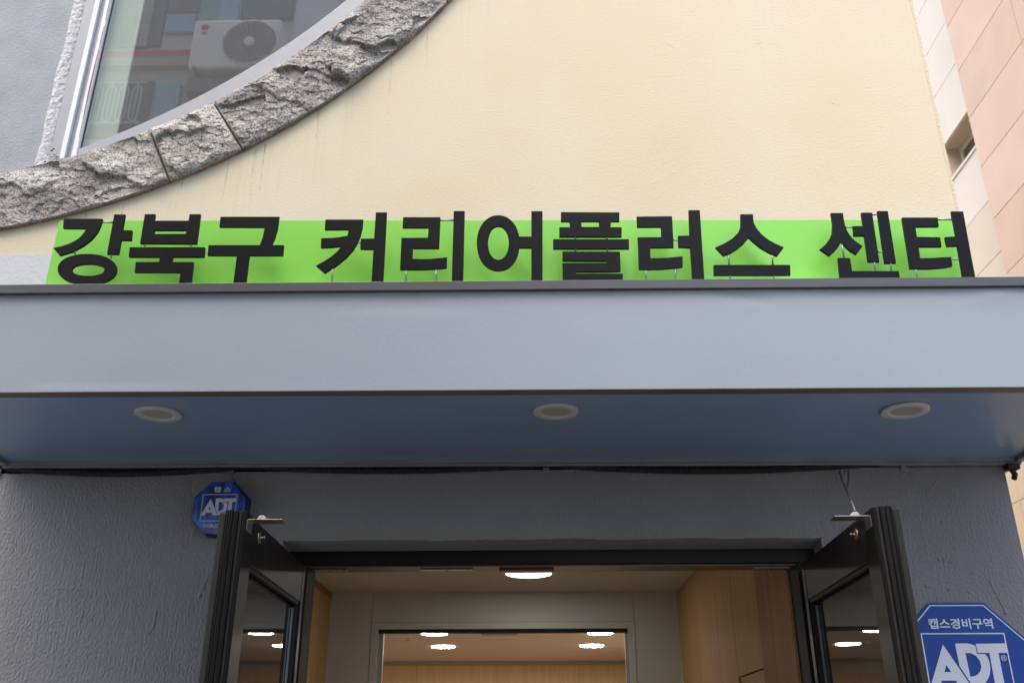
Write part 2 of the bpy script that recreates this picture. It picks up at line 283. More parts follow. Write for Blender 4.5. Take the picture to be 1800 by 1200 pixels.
# outlines of the sign letters in metres (x, z) in the letter plane
YLF = -.845
LETTERS = [('강',[([(-1.7301,3.3142),(-1.5846,3.3122),(-1.5863,3.286),(-1.5942,3.2527),(-1.611,3.2228),(-1.6369,3.1974),(-1.6704,3.1741),(-1.7155,3.1581),(-1.7461,3.1906),(-1.7169,3.1973),(-1.6923,3.2066),(-1.6733,3.2171),(-1.6574,3.2313),(-1.6462,3.2474),(-1.6367,3.2708),(-1.7254,3.2733)],[]),([(-1.5441,3.3306),(-1.5023,3.33),(-1.5017,3.2629),(-1.4654,3.2612),(-1.4616,3.219),(-1.4997,3.2195),(-1.4992,3.1612),(-1.5422,3.1618)],[]),([(-1.4955,3.0995),(-1.4949,3.0872),(-1.4976,3.0764),(-1.5033,3.0667),(-1.512,3.0582),(-1.5234,3.0511),(-1.5372,3.0454),(-1.5533,3.0413),(-1.5714,3.0389),(-1.5923,3.0383),(-1.6136,3.0394),(-1.6327,3.0423),(-1.6503,3.0468),(-1.6664,3.0528),(-1.6805,3.0603),(-1.6924,3.0691),(-1.7018,3.079),(-1.7084,3.0899),(-1.7124,3.1023),(-1.7133,3.1147),(-1.7109,3.1255),(-1.7053,3.1354),(-1.6967,3.144),(-1.6854,3.1514),(-1.6714,3.1572),(-1.6552,3.1614),(-1.6368,3.1639),(-1.6156,3.1645),(-1.594,3.1633),(-1.5746,3.1604),(-1.5568,3.1557),(-1.5407,3.1495),(-1.5266,3.1418),(-1.5148,3.1329),(-1.5056,3.1229),(-1.4991,3.1119)],[[(-1.5403,3.0972),(-1.5403,3.0925),(-1.5421,3.0884),(-1.5455,3.0847),(-1.5505,3.0815),(-1.557,3.0788),(-1.5647,3.0767),(-1.5737,3.0751),(-1.5837,3.0743),(-1.5953,3.0741),(-1.607,3.0745),(-1.6174,3.0757),(-1.627,3.0774),(-1.6356,3.0798),(-1.6431,3.0827),(-1.6493,3.086),(-1.6541,3.0898),(-1.6574,3.094),(-1.6591,3.0987),(-1.6592,3.1034),(-1.6575,3.1075),(-1.6541,3.1112),(-1.6491,3.1144),(-1.6426,3.1172),(-1.6348,3.1193),(-1.6258,3.1209),(-1.6157,3.1218),(-1.6041,3.1219),(-1.5923,3.1215),(-1.5819,3.1203),(-1.5723,3.1185),(-1.5636,3.1162),(-1.5561,3.1132),(-1.5499,3.1099),(-1.5452,3.1061),(-1.5419,3.1019)]])],[[(-1.6671,3.1902),(-1.6626,3.1663)],[(-1.5269,3.1735),(-1.5265,3.1497)],[(-1.5915,3.2999),(-1.546,3.2992)]]),
 ('북',[([(-1.4293,3.3302),(-1.3892,3.3297),(-1.3886,3.3015),(-1.2609,3.2997),(-1.2611,3.3278),(-1.2195,3.3272),(-1.2166,3.2002),(-1.4271,3.2042)],[[(-1.3816,3.2594),(-1.263,3.2578),(-1.2631,3.2433),(-1.382,3.245)]]),([(-1.4632,3.1904),(-1.185,3.1867),(-1.1821,3.1453),(-1.2979,3.1468),(-1.2976,3.1268),(-1.2185,3.1258),(-1.215,3.0331),(-1.2593,3.0336),(-1.2601,3.0826),(-1.4277,3.0853),(-1.4311,3.1285),(-1.345,3.1274),(-1.3455,3.1474),(-1.4601,3.1495)],[])],[[(-1.4099,3.2149),(-1.409,3.1957)],[(-1.2407,3.2127),(-1.2402,3.1935)]]),
 ('구',[([(-1.1434,3.3139),(-0.9242,3.3108),(-0.9259,3.2586),(-0.9317,3.2226),(-0.941,3.1912),(-0.8955,3.1905),(-0.895,3.148),(-1.0177,3.1496),(-1.0171,3.0307),(-1.0623,3.0313),(-1.063,3.1502),(-1.171,3.1522),(-1.1724,3.1942),(-0.9833,3.1917),(-0.9761,3.2262),(-0.9731,3.2677),(-1.1423,3.2713)],[])],[]),
 ('커',[([(-0.7519,3.2968),(-0.6116,3.2948),(-0.612,3.2603),(-0.6164,3.2303),(-0.6252,3.1976),(-0.6403,3.1665),(-0.6625,3.1362),(-0.6948,3.1045),(-0.7366,3.0732),(-0.771,3.1043),(-0.7416,3.1232),(-0.7197,3.1399),(-0.7004,3.159),(-0.6841,3.1836),(-0.7176,3.1799),(-0.759,3.1781),(-0.7608,3.2185),(-0.7232,3.2192),(-0.6921,3.2218),(-0.6653,3.2268),(-0.6619,3.2531),(-0.751,3.2538)],[]),([(-0.5666,3.3258),(-0.5254,3.3253),(-0.5233,3.0276),(-0.5651,3.0281),(-0.5663,3.169),(-0.6146,3.1708),(-0.6154,3.2148),(-0.5664,3.2147)],[])],[[(-0.7116,3.1099),(-0.7086,3.0375)],[(-0.6358,3.1992),(-0.6148,3.1989)]]),
 ('리',[([(-0.4642,3.303),(-0.3265,3.3011),(-0.3272,3.17),(-0.4224,3.1712),(-0.4227,3.1284),(-0.3912,3.1268),(-0.3553,3.1275),(-0.3245,3.1301),(-0.2973,3.1326),(-0.2971,3.0896),(-0.3385,3.0855),(-0.3794,3.0837),(-0.4203,3.0837),(-0.4654,3.0848),(-0.4659,3.2157),(-0.3697,3.215),(-0.3685,3.2569),(-0.4643,3.2588)],[]),([(-0.2778,3.3272),(-0.2373,3.3266),(-0.237,3.0258),(-0.2776,3.0263)],[])],[[(-0.4433,3.0978),(-0.4436,3.036)],[(-0.3352,3.0993),(-0.3352,3.0347)],[(-0.3334,3.2908),(-0.2728,3.2899)]]),
 ('어',[([(-0.0346,3.1885),(-0.0356,3.1689),(-0.0383,3.1511),(-0.0429,3.1346),(-0.049,3.1198),(-0.0566,3.1067),(-0.0656,3.0957),(-0.0757,3.087),(-0.0868,3.0807),(-0.0988,3.0769),(-0.112,3.0757),(-0.1252,3.0772),(-0.1372,3.0813),(-0.1484,3.0879),(-0.1586,3.0969),(-0.1677,3.1081),(-0.1755,3.1214),(-0.1818,3.1364),(-0.1865,3.153),(-0.1895,3.1709),(-0.1906,3.1906),(-0.19,3.2104),(-0.1875,3.2285),(-0.1832,3.2453),(-0.1772,3.2606),(-0.1697,3.2741),(-0.1606,3.2856),(-0.1503,3.2947),(-0.139,3.3014),(-0.1267,3.3053),(-0.1131,3.3065),(-0.0996,3.305),(-0.0873,3.3006),(-0.0758,3.2937),(-0.0655,3.2842),(-0.0563,3.2725),(-0.0486,3.2588),(-0.0425,3.2433),(-0.038,3.2264),(-0.0354,3.2083)],[[(-0.0743,3.1891),(-0.0749,3.1759),(-0.0765,3.164),(-0.0791,3.1532),(-0.0827,3.1436),(-0.0872,3.1354),(-0.0924,3.1289),(-0.0982,3.1241),(-0.1046,3.1212),(-0.1117,3.1203),(-0.1188,3.1214),(-0.1252,3.1244),(-0.1311,3.1294),(-0.1364,3.1361),(-0.1409,3.1444),(-0.1446,3.1541),(-0.1474,3.165),(-0.1491,3.1769),(-0.1498,3.1901),(-0.1494,3.2033),(-0.1478,3.2152),(-0.1453,3.2262),(-0.1417,3.236),(-0.1372,3.2444),(-0.132,3.2512),(-0.1261,3.2561),(-0.1196,3.259),(-0.1124,3.26),(-0.1052,3.2588),(-0.0987,3.2557),(-0.0927,3.2506),(-0.0874,3.2437),(-0.0828,3.2352),(-0.0792,3.2253),(-0.0765,3.2143),(-0.0749,3.2023)]]),([(0.009,3.3225),(0.0504,3.3219),(0.0462,3.0246),(0.0062,3.0251),(0.0076,3.1679),(-0.0429,3.1686),(-0.0427,3.2159),(0.008,3.2152)],[])],[]),
 ('플',[([(0.1179,3.316),(0.3324,3.3117),(0.3307,3.2742),(0.3006,3.2747),(0.2974,3.2495),(0.3378,3.2489),(0.3358,3.209),(0.1099,3.2121),(0.1107,3.2521),(0.1497,3.2515),(0.1482,3.2768),(0.117,3.2772)],[[(0.1914,3.2762),(0.2559,3.2753),(0.256,3.2512),(0.1917,3.2521)]]),([(0.0869,3.2023),(0.3621,3.1986),(0.3601,3.1597),(0.0862,3.1633)],[]),([(0.1198,3.1506),(0.3267,3.1479),(0.3255,3.0685),(0.1668,3.0694),(0.1665,3.0602),(0.3331,3.0581),(0.3315,3.0245),(0.118,3.0271),(0.1188,3.1034),(0.2778,3.1025),(0.2781,3.1112),(0.119,3.1139)],[])],[[(0.1676,3.2236),(0.1671,3.2057)],[(0.2828,3.222),(0.282,3.2041)],[(0.1673,3.1748),(0.1667,3.1542)],[(0.2823,3.1733),(0.2814,3.1527)]]),
 ('러',[([(0.395,3.2932),(0.5244,3.2926),(0.521,3.1629),(0.4366,3.1628),(0.435,3.1196),(0.4686,3.1192),(0.4992,3.1206),(0.5504,3.1257),(0.5478,3.0835),(0.5064,3.0777),(0.4657,3.0748),(0.4252,3.0747),(0.3912,3.0752),(0.3939,3.2058),(0.4793,3.2053),(0.4811,3.2487),(0.3942,3.2493)],[]),([(0.5866,3.3178),(0.6277,3.3172),(0.6201,3.0221),(0.578,3.0226),(0.5802,3.1621),(0.5379,3.1638),(0.5403,3.2104),(0.5814,3.2104)],[])],[[(0.4174,3.0869),(0.4151,3.0312)],[(0.522,3.0896),(0.5192,3.03)],[(0.5207,3.1956),(0.5475,3.1952)]]),
 ('스',[([(0.7739,3.2981),(0.82,3.2975),(0.8188,3.2614),(0.8267,3.2385),(0.8419,3.2134),(0.8649,3.1894),(0.89,3.172),(0.9164,3.1582),(0.8878,3.1219),(0.8591,3.1368),(0.8346,3.1546),(0.8124,3.1766),(0.7938,3.1992),(0.774,3.1747),(0.7488,3.1528),(0.7244,3.1368),(0.6969,3.1255),(0.6705,3.1609),(0.7025,3.1757),(0.7352,3.1971),(0.758,3.2204),(0.7699,3.2471)],[]),([(0.6582,3.0896),(0.9296,3.0861),(0.9267,3.045),(0.6556,3.0484)],[])],[[(0.7162,3.1441),(0.7144,3.0918)],[(0.8734,3.1432),(0.87,3.0898)],[(0.7149,3.0601),(0.7129,3.0276)],[(0.8699,3.0582),(0.8678,3.0257)]]),
 ('센',[([(1.1029,3.2989),(1.1478,3.2982),(1.1465,3.2704),(1.1472,3.2465),(1.1525,3.22),(1.1645,3.1935),(1.1806,3.174),(1.1978,3.1592),(1.1701,3.1244),(1.1499,3.1401),(1.1358,3.1574),(1.1236,3.1768),(1.1103,3.1562),(1.0933,3.1373),(1.0738,3.1205),(1.0429,3.1483),(1.0632,3.1651),(1.0833,3.1894),(1.096,3.2155),(1.1028,3.255)],[]),([(1.213,3.2989),(1.2532,3.2983),(1.2474,3.0942),(1.2073,3.0947),(1.2101,3.2018),(1.1724,3.2013),(1.1749,3.2424),(1.2118,3.2429)],[]),([(1.2726,3.305),(1.311,3.3045),(1.3055,3.0883),(1.2654,3.0888)],[]),([(1.1033,3.1129),(1.1459,3.1124),(1.1462,3.0593),(1.3101,3.0572),(1.3095,3.0189),(1.098,3.0215)],[])],[[(1.1266,3.1817),(1.1264,3.1168)],[(1.2308,3.1077),(1.2288,3.0632)],[(1.2883,3.1018),(1.2859,3.0625)],[(1.151,3.241),(1.1829,3.2406)],[(1.2549,3.2924),(1.2802,3.2921)],[(1.2512,3.1374),(1.276,3.137)]]),
 ('터',[([(1.3571,3.276),(1.4858,3.2741),(1.4832,3.2354),(1.399,3.2361),(1.3976,3.1946),(1.4798,3.1919),(1.4779,3.1524),(1.3963,3.1534),(1.3936,3.1076),(1.4384,3.1081),(1.5038,3.1113),(1.5015,3.0731),(1.462,3.0665),(1.4126,3.0635),(1.3506,3.0653)],[]),([(1.5393,3.2996),(1.5826,3.2989),(1.572,3.0167),(1.5289,3.0172),(1.5346,3.1557),(1.4971,3.1542),(1.4966,3.1927),(1.5362,3.1948)],[])],[[(1.3726,3.0777),(1.3703,3.026)],[(1.4869,3.2683),(1.5462,3.2674)],[(1.5086,3.1046),(1.5421,3.1042)]])]
# ================================================================== setting
MB().box(-60, 60, -60, 60, -.3, 0).build('pavement', pave, kind='structure')

# ================================================================== our building
bld = thing('plastered_building', 'cream and grey plastered building with an arched stone band, curved window and open glass doors', 'building', (0, 0, 0))
OC = (-3.156, 7.062); OR_ = 3.351       # outer edge of the stone arch
IC = (-3.2353, 7.0755); IR = 3.0702     # inner edge of the stone arch
MC = (-3.19, 7.068)                     # common centre used for angles
def ray_circ(a, c, r, o=MC):
    d = Vector((math.cos(a), math.sin(a))); q = Vector((o[0] - c[0], o[1] - c[1])); b = q.dot(d); return -b + math.sqrt(b * b - q.dot(q) + r * r)
def arcpt(a, c, r):
    t = ray_circ(a, c, r); return (MC[0] + math.cos(a) * t, MC[1] + math.sin(a) * t)
# upper wall with the round opening
X0, X1, Z0, Z1 = -7.2, 2.015, 2.58, 11.0
mb = MB(); N = 180; ring = []; rect = []
for i in range(N):
    a = 2 * math.pi * i / N + .0001
    t = OR_ - .05
    ring.append(arcpt(a, OC, t))
    d = (math.cos(a), math.sin(a)); ts = []
    for k, (lo, hi) in enumerate(((X0, X1), (Z0, Z1))):
        if abs(d[k]) > 1e-9: ts.append(((hi if d[k] > 0 else lo) - MC[k]) / d[k])
    t = min(ts); rect.append((MC[0] + d[0] * t, MC[1] + d[1] * t))
# snap the nearest samples to the rectangle corners
for cx_, cz_ in ((X0, Z0), (X0, Z1), (X1, Z0), (X1, Z1)):
    i = min(range(N), key=lambda j: (rect[j][0] - cx_) ** 2 + (rect[j][1] - cz_) ** 2); rect[i] = (cx_, cz_)
for y in (0, .25):
    mb.v += [(a, y, b) for a, b in ring] + [(a, y, b) for a, b in rect]
for i in range(N):
    j = (i + 1) % N
    mb.f += [(i, j, N + j, N + i), (2 * N + i, 3 * N + i, 3 * N + j, 2 * N + j), (i, 2 * N + i, 2 * N + j, j), (N + i, N + j, 3 * N + j, 3 * N + i)]
mb.build('upper_wall', cream, bld)
# ragged render edge on the wall's right corner
mb = MB(); z = 3.3
while z < 5.6:
    h = random.uniform(.008, .03); dx = random.uniform(.0003, .0028)
    mb.box(X1 - .012, X1 + dx, -.003, .06, z, z + h * .93); z += h
mb.build('rough_corner', cream, bld)
MB().box(X0, X1 - .002, -.004, .0, 3.03, 3.636).build('painted_band', bandp, bld)
# thin water runs below the arch and slight trowel marks, with a shape of their own
stm = mat('water_stain', (.30, .24, .16), .9)
n_ = stm.node_tree.nodes; g_ = n_.new('ShaderNodeNewGeometry'); q_ = n_.new('ShaderNodeTexNoise'); q_.inputs['Scale'].default_value = 22; r_ = n_.new('ShaderNodeMapRange')
r_.inputs[1].default_value = .35; r_.inputs[2].default_value = .7; r_.inputs[3].default_value = .02; r_.inputs[4].default_value = .34
stm.node_tree.links.new(g_.outputs[0], q_.inputs[0]); stm.node_tree.links.new(q_.outputs['Fac'], r_.inputs[0]); stm.node_tree.links.new(r_.outputs[0], n_['Principled BSDF'].inputs['Alpha'])
mb = MB()
for (x, z, L_, w_) in ((-1.345, 4.22, .34, .0035), (-1.30, 4.25, .30, .005), (-1.47, 4.15, .22, .003), (-.70, 4.75, .34, .003), (-1.95, 3.93, .16, .004), (-1.05, 4.44, .18, .006), (-.52, 4.98, .3, .003), (-2.12, 3.86, .12, .006), (-1.68, 4.05, .13, .003)):
    k = 8
    for i in range(k):
        t0, t1 = i / k, (i + 1) / k; a0 = w_ * (1 - t0 * .8); a1 = w_ * (1 - t1 * .8); o0 = .004 * noise.noise(Vector((x * 9, t0 * 2, 0))); o1 = .004 * noise.noise(Vector((x * 9, t1 * 2, 0)))
        mb.quad((x + o0 - a0, -.0008, z - L_ * t0), (x + o0 + a0, -.0008, z - L_ * t0), (x + o1 + a1, -.0008, z - L_ * t1), (x + o1 - a1, -.0008, z - L_ * t1))
mb.build('water_stain', stm, bld, kind='stuff')
mb = MB(); rs = random.Random(3)
for i in range(26):
    x0 = rs.uniform(-.9, 1.9); z0 = rs.uniform(3.45, 5.1); rr = rs.uniform(.08, .3); a0 = rs.uniform(0, 6.28); da = rs.uniform(.25, .8); ra = rs.uniform(.0012, .0024)
    P = [(x0 + rr * math.cos(a0 + da * k / 14), ra * .55, z0 + rr * math.sin(a0 + da * k / 14)) for k in range(15)]
    if max(p[0] for p in P) > 1.98: continue
    mb.tube(P, ra, 6, radii=[ra * (.35 + .65 * math.sin(math.pi * k / 14)) for k in range(15)])
mb.build('trowel_mark', cream, bld, smooth=True, kind='stuff')
# unseen body behind (side and back walls, roof), kept low so skylight reaches the neighbour
MB().box(1.80, X1 - .004, .25, 9, 0, 6.2).build('side_wall', cream, bld)
MB().box(X0, X0 + .2, .25, 12.5, 0, 6.2).build('side_wall', cream, bld)
MB().box(X0, X1 - .004, .25, 12.5, 6.2, 6.3).build('roof', capm, bld)
MB().box(X0, 4, 12.5, 12.7, 0, 6.2).build('back_wall', cream, bld)

# lower wall around the door, with the chamfered lintel
mb = MB()
mb.box(-7.2, -1.02, 0, .25, 0, 2.62).box(1.17, 1.962, 0, .25, 0, 2.62)
mb.v += [(x, y, z) for x in (-1.02, 1.17) for (y, z) in ((0, 2.292), (0, 2.62), (.25, 2.62), (.25, 2.27), (.12, 2.27))]
b = len(mb.v) - 10
mb.f += [(b, b + 1, b + 2, b + 3, b + 4), (b + 5, b + 9, b + 8, b + 7, b + 6)] + [(b + i, b + (i + 1) % 5, b + 5 + (i + 1) % 5, b + 5 + i) for i in range(5)]
lw = mb.build('lower_wall', greyp, bld)
# uneven trowelled lip under the lintel
mb = MB(); k = 90
for i in range(k + 1):
    x = -1.015 + 2.18 * i / k; d = .007 * noise.noise(Vector((x * 4, 1, 0))) + .004 * noise.noise(Vector((x * 19, 3, 0)))
    mb.v += [(x, -.0015, 2.305), (x, -.002, 2.289 + d), (x, .02, 2.284 + d), (x, .02, 2.305)]
for i in range(k): mb.f += [(4 * i + j, 4 * i + (j + 1) % 4, 4 * i + 4 + (j + 1) % 4, 4 * i + 4 + j) for j in range(4)]
mb.build('lintel_edge', greyp, bld)

# raised plaster ridges and flakes on the grey wall (old filled cracks)
def ridge(pts, r):
    mb = MB(); P = []
    for i in range(len(pts) - 1):
        for k_ in range(8):
            t = k_ / 8; a, b_ = Vector(pts[i]), Vector(pts[i + 1]); q = a.lerp(b_, t); P.append((q.x + .004 * noise.noise(Vector((q.y * 30, i, 0))), r * .55, q.y + .002 * noise.noise(Vector((i + t, q.x * 50, 1)))))
    mb.tube(P, r, 7, radii=[r * random.uniform(.5, 1.15) for _ in P]); return mb.build('plaster_ridge', greyp, bld, smooth=True)
def ridge_(p, r): return ridge(p, r * 1.7)
ridge_([(-1.265, 2.30), (-1.275, 2.22), (-1.285, 2.18), (-1.31, 2.15), (-1.33, 2.08), (-1.35, 2.03)], .005)
ridge_([(-1.50, 2.02), (-1.50, 1.95), (-1.52, 1.92)], .004)
ridge_([(-2.02, 2.10), (-1.96, 2.103), (-1.86, 2.10), (-1.80, 2.097)], .003)
ridge_([(-1.84, 2.1), (-1.80, 2.06), (-1.79, 1.98)], .0025)
ridge_([(1.62, 2.20), (1.68, 2.19), (1.74, 2.15), (1.79, 2.14)], .006)
ridge_([(1.80, 2.14), (1.83, 2.05), (1.85, 1.98)], .005)
ridge_([(1.55, 2.10), (1.60, 2.08), (1.66, 2.085), (1.73, 2.07)], .005)
ridge_([(1.66, 2.35), (1.73, 2.355), (1.78, 2.34)], .003)

# stone arch ---------------------------------------------------------
def stone(a0, a1, seed):
    a0, a1 = R(a0), R(a1); L = (a1 - a0) * 3.2; nu = max(40, int(L / 0.0065)); nv = 60; mb = MB()
    gap = .0022 / 3.2; a0 += gap; a1 -= gap
    def disp(u, v_, x, z):
        q = Vector((x * 2.6 + seed * 7, z * 2.6, seed)); big = noise.noise(q)
        # slab like facets: cellular plateaus with sloping steps
        ca = Vector((x * 3.8 + seed * 3, z * 5.6, .4 + seed)) + noise.noise_vector(Vector((x * 7, z * 7, seed))) * .32 + noise.noise_vector(Vector((x * 30, z * 30, seed))) * .07
        dd, pp = noise.voronoi(ca); fac = noise.cell(pp[0] * 9.1) ; tilt = (ca - pp[0]); sl = noise.cell(pp[0] * 5.3 + Vector((3, 1, 2))) - .5
        slab = (fac - .5) * .3 + sl * tilt.x * 2.0 + (noise.cell(pp[0] * 3.7) - .5) * tilt.y * 2.6
        e = min(1, (dd[1] - dd[0]) * 9); slab *= (.6 + .4 * e)
        c2 = Vector((x * 19 + 5, z * 24, seed)) + noise.noise_vector(Vector((x * 22, z * 22, seed))) * .3; d2, p2 = noise.voronoi(c2); t2 = c2 - p2[0]; slab += .13 * ((noise.cell(p2[0] * 7.7) - .5) + (noise.cell(p2[0] * 3.1) - .5) * 2 * t2.x + (noise.cell(p2[0] * 5.9) - .5) * 2 * t2.y)
        rid = abs(noise.noise(Vector((x * 9, z * 9, seed + 5))))
        fine = noise.fractal(Vector((x * 26, z * 26, seed)), .9, 2.1, 5)
        edge = min(u * L / .018, (1 - u) * L / .018, v_ * .3 / .045, (1 - v_) * .3 / .03, 1)
        edge = max(0, edge) ** .5
        return (.014 + .016 * big * .8 + .014 * slab - .008 * rid) * edge + .0054 * fine * (.3 + .7 * edge) + .026
    for i in range(nu + 1):
        for j in range(nv + 1):
            u, v_ = i / nu, j / nv; a = a0 + (a1 - a0) * u
            p0 = arcpt(a, IC, IR); p1 = arcpt(a, OC, OR_)
            wob = .004 * noise.noise(Vector((a * 60, v_ * 2, seed)))
            x = p0[0] + (p1[0] - p0[0]) * v_; z = p0[1] + (p1[1] - p0[1]) * v_
            if j == 0: x += math.cos(a) * wob; z += math.sin(a) * wob
            mb.v.append((x, -max(.018, disp(u, v_, x, z)), z))
    W = nv + 1
    for i in range(nu):
        for j in range(nv): mb.f.append((i * W + j, i * W + j + 1, (i + 1) * W + j + 1, (i + 1) * W + j))
    # sides back into the wall
    bd = [i * W for i in range(nu + 1)] + [nu * W + j for j in range(1, W)] + [i * W + nv for i in range(nu - 1, -1, -1)] + [j for j in range(nv - 1, 0, -1)]
    s = len(mb.v); mb.v += [(mb.v[q][0], .12, mb.v[q][2]) for q in bd]; k = len(bd)
    for i in range(k): mb.f.append((bd[i], bd[(i + 1) % k], s + (i + 1) % k, s + i))
    mb.f.append(tuple(s + i for i in range(k)))
    o = mb.build('stone', granite({2: 1.12, 3: .90, 1: .98}.get(seed, 1)), bld)
    return o
for (a, b, s) in ((-106, -90.5, 5), (-90.4, -64.5, 1), (-64.4, -58.1, 2), (-58.0, -35.05, 3), (-34.95, -14, 4), (-13.9, 8, 6)): stone(a, b, s)
# mortar bed behind the stones
mb = MB(); P0 = [arcpt(R(a), IC, IR + .004) for a in range(-110, 12)]; P1 = [arcpt(R(a), OC, OR_ - .002) for a in range(-110, 12)]
k = len(P0); mb.v += [(a, -.012, b) for a, b in P0] + [(a, -.012, b) for a, b in P1] + [(a, .14, b) for a, b in P0] + [(a, .14, b) for a, b in P1]
for i in range(k - 1): mb.f += [(i, i + 1, k + i + 1, k + i), (i, 2 * k + i, 2 * k + i + 1, i + 1), (k + i, k + i + 1, 3 * k + i + 1, 3 * k + i)]
mb.build('mortar_joint', mortar, bld)
# thin bead of old sealant between stone and wall
mb = MB(); mb.tube([(*(lambda p: (p[0], -.004, p[1]))(arcpt(R(-84 + i * .5), OC, OR_ + .003)),) for i in range(120)], .0045, 6,
    radii=[.0045 * (.4 + abs(noise.noise(Vector((i * .35, 0, 0)))) * 1.8) for i in range(120)])
mb.build('sealant_bead', mat('sealant_brown', (.42, .25, .13), .8, var=.5, vscale=12), bld)

# window inside the arch ----------------------------------------------
win = thing('window', '', ''); 
for k_ in ('label', 'category'): del win[k_]
win.parent = bld
def kc(c, r, y):
    k_ = (3.8 + y) / 3.8; return ((c[0]) * k_, 1.5 + (c[1] - 1.5) * k_), r * k_
GC, GR = (-3.7554, 7.6369), 3.732
xm = -2.30
def circle_z(c, r, x): return c[1] - math.sqrt(max(0, r * r - (x - c[0]) ** 2))
# plaster left of the window
pts = [(-6.25, IC[1])]
n_ = 60
low = [(-6.25 + (xm - .07 + 6.25) * i / n_) for i in range(n_ + 1)]
low_pts = [(x, circle_z(IC, IR + .03, x)) for x in low]
top_pts = [(x, 2 * IC[1] - circle_z(IC, IR + .03, x)) for x in reversed(low)]
MB().poly(low_pts + top_pts, (), .012, .14).build('window_plaster', plasterg, bld)
# rough caulk strip
mb = MB(); zc0 = circle_z(IC, IR, -2.37) - .02; nn = 150; ny = 7
for i in range(nn + 1):
    z = zc0 + 1.9 * i / nn
    for j in range(ny + 1):
        t = j / ny; x = -2.44 + .075 * t + .010 * noise.noise(Vector((z * 5, t, 0))) * (1 - t) - (0.0)
        y = .012 - .010 * math.sin(math.pi * min(1, .1 + t)) + .004 * noise.noise(Vector((x * 60, z * 30, 3))) - (.004 if 0 < j < ny else 0)
        mb.v.append((x, y if 0 < j < ny else .014, z))
for i in range(nn):
    for j in range(ny): q = i * (ny + 1) + j; mb.f.append((q, q + 1, q + ny + 2, q + ny + 1))
mb.build('caulk_strip', caulk, bld)
def vstrip(name, m, xa, xb, ya, yb, zlow_off=0.0, par=win, bevel=.002, rr=None):
    z0 = min(circle_z(IC, IR + .01, xa), circle_z(IC, IR + .01, xb)) + zlow_off
    za = circle_z(IC, IR + .01, xa) + zlow_off; zb = circle_z(IC, IR + .01, xb) + zlow_off
    mb = MB(); mb.v += [(xa, ya, za), (xb, ya, zb), (xb, ya, 9.9), (xa, ya, 9.9), (xa, yb, za), (xb, yb, zb), (xb, yb, 9.9), (xa, yb, 9.9)]
    mb.f += [(0, 1, 2, 3), (4, 7, 6, 5), (0, 4, 5, 1), (1, 5, 6, 2), (2, 6, 7, 3), (3, 7, 4, 0)]
    return mb.build(name, m, par, bevel=bevel)
vstrip('frame', frameg, -2.368, -2.312, .000, .13)
vstrip('frame_strip', framew, -2.3115, -2.287, -.008, .13, .03)
vstrip('frame', frameg, -2.2865, -2.262, .010, .045, .02)
vstrip('frame_strip', framew, -2.2615, -2.236, .004, .045, .02)
vstrip('frame_gasket', blackr, -2.2355, -2.229, .024, .029, .02)
# worn red sealant beside the strips
mb = MB()
for (za, zb, wd) in ((4.42, 4.86, .007), (4.86, 5.02, .003), (5.05, 5.25, .003), (4.30, 4.42, .0025)):
    nn = 14
    for i in range(nn): 
        z = za + (zb - za) * i / nn; ww = wd * (.4 + .6 * math.sin(math.pi * (i + .5) / nn)); mb.box(-2.2395 - ww, -2.2395, .0025, .006, z, z + (zb - za) / nn)
mb.build('red_sealant', redm, win, kind='stuff')
mb = MB()
for i in range(9):
    x = -2.36 + .05 * random.random(); z = 4.145 + .06 * random.random(); mb.lathe((x, -.012, z), [(.001, -.006), (random.uniform(.004, .009), 0), (.001, .006)], 7, 'y', True)
mb.build('sealant_blob', caulk, win, kind='stuff', smooth=True)
mb = MB()
for (x, z) in ((-2.345, 4.225), (-2.372, 4.150), (-2.352, 4.215)): mb.lathe((x, -.014, z), [(.001, -.005), (.006, 0), (.001, .005)], 7, 'y', True)
mb.build('red_sealant', redm, win, kind='stuff', smooth=True)
# curved frame following the arch: between the glass edge circle and the stone
(gc, gr) = kc(GC, GR, .01)
mb = MB(); k = 90; fa = []; fb = []
for i in range(k + 1):
    a = R(-72 + 66 * i / k)
    t0 = ray_circ(a, gc, gr); t1 = ray_circ(a, IC, IR + .03); fa.append((MC[0] + math.cos(a) * t0, MC[1] + math.sin(a) * t0)); fb.append((MC[0] + math.cos(a) * t1, MC[1] + math.sin(a) * t1))
mb.poly(fa + fb[::-1], (), .008, .13)
mb.build('curved_frame', frameg, win, bevel=.003)
# broken white sealant line along frame and stone
mb = MB(); 
for i in range(230):
    a = R(-73 + 39 * i / 230 + random.uniform(-.1, .1))
    if noise.noise(Vector((i * .11, 5, 0))) < -.12: continue
    p = arcpt(a, IC, IR - .002 + random.uniform(-.004, .003)); mb.lathe((p[0], .004, p[1]), [(.0005, -.004), (random.uniform(.003, .007), 0), (.0005, .004)], 6, 'y', True)
mb.build('white_sealant', caulk, win, kind='stuff', smooth=True)
# glass
mb = MB(); mb.v += [(-2.2358, .030, 4.0), (.1, .030, 4.0), (.1, .030, 10.1), (-2.2358, .030, 10.1)]; mb.f.append((0, 1, 2, 3))
mb.build('pane', gl_win, win)
# blind and dark room behind
mb = MB(); mb.box(-2.28, -2.078, .048, .060, 3.9, 10); mb.build('blind', blind, win)
mb = MB(); mb.box(-2.45, .2, 1.8, 1.9, 3.6, 10.5).box(-2.45, .2, .14, 1.9, 3.60, 3.65).box(-2.47, -2.37, .14, 1.9, 3.6, 10.5).box(.1, .2, .26, 1.9, 3.6, 10.5).box(-2.45, .2, .26, 1.9, 10.45, 10.55)
mb.build('room_wall', darkg, bld)

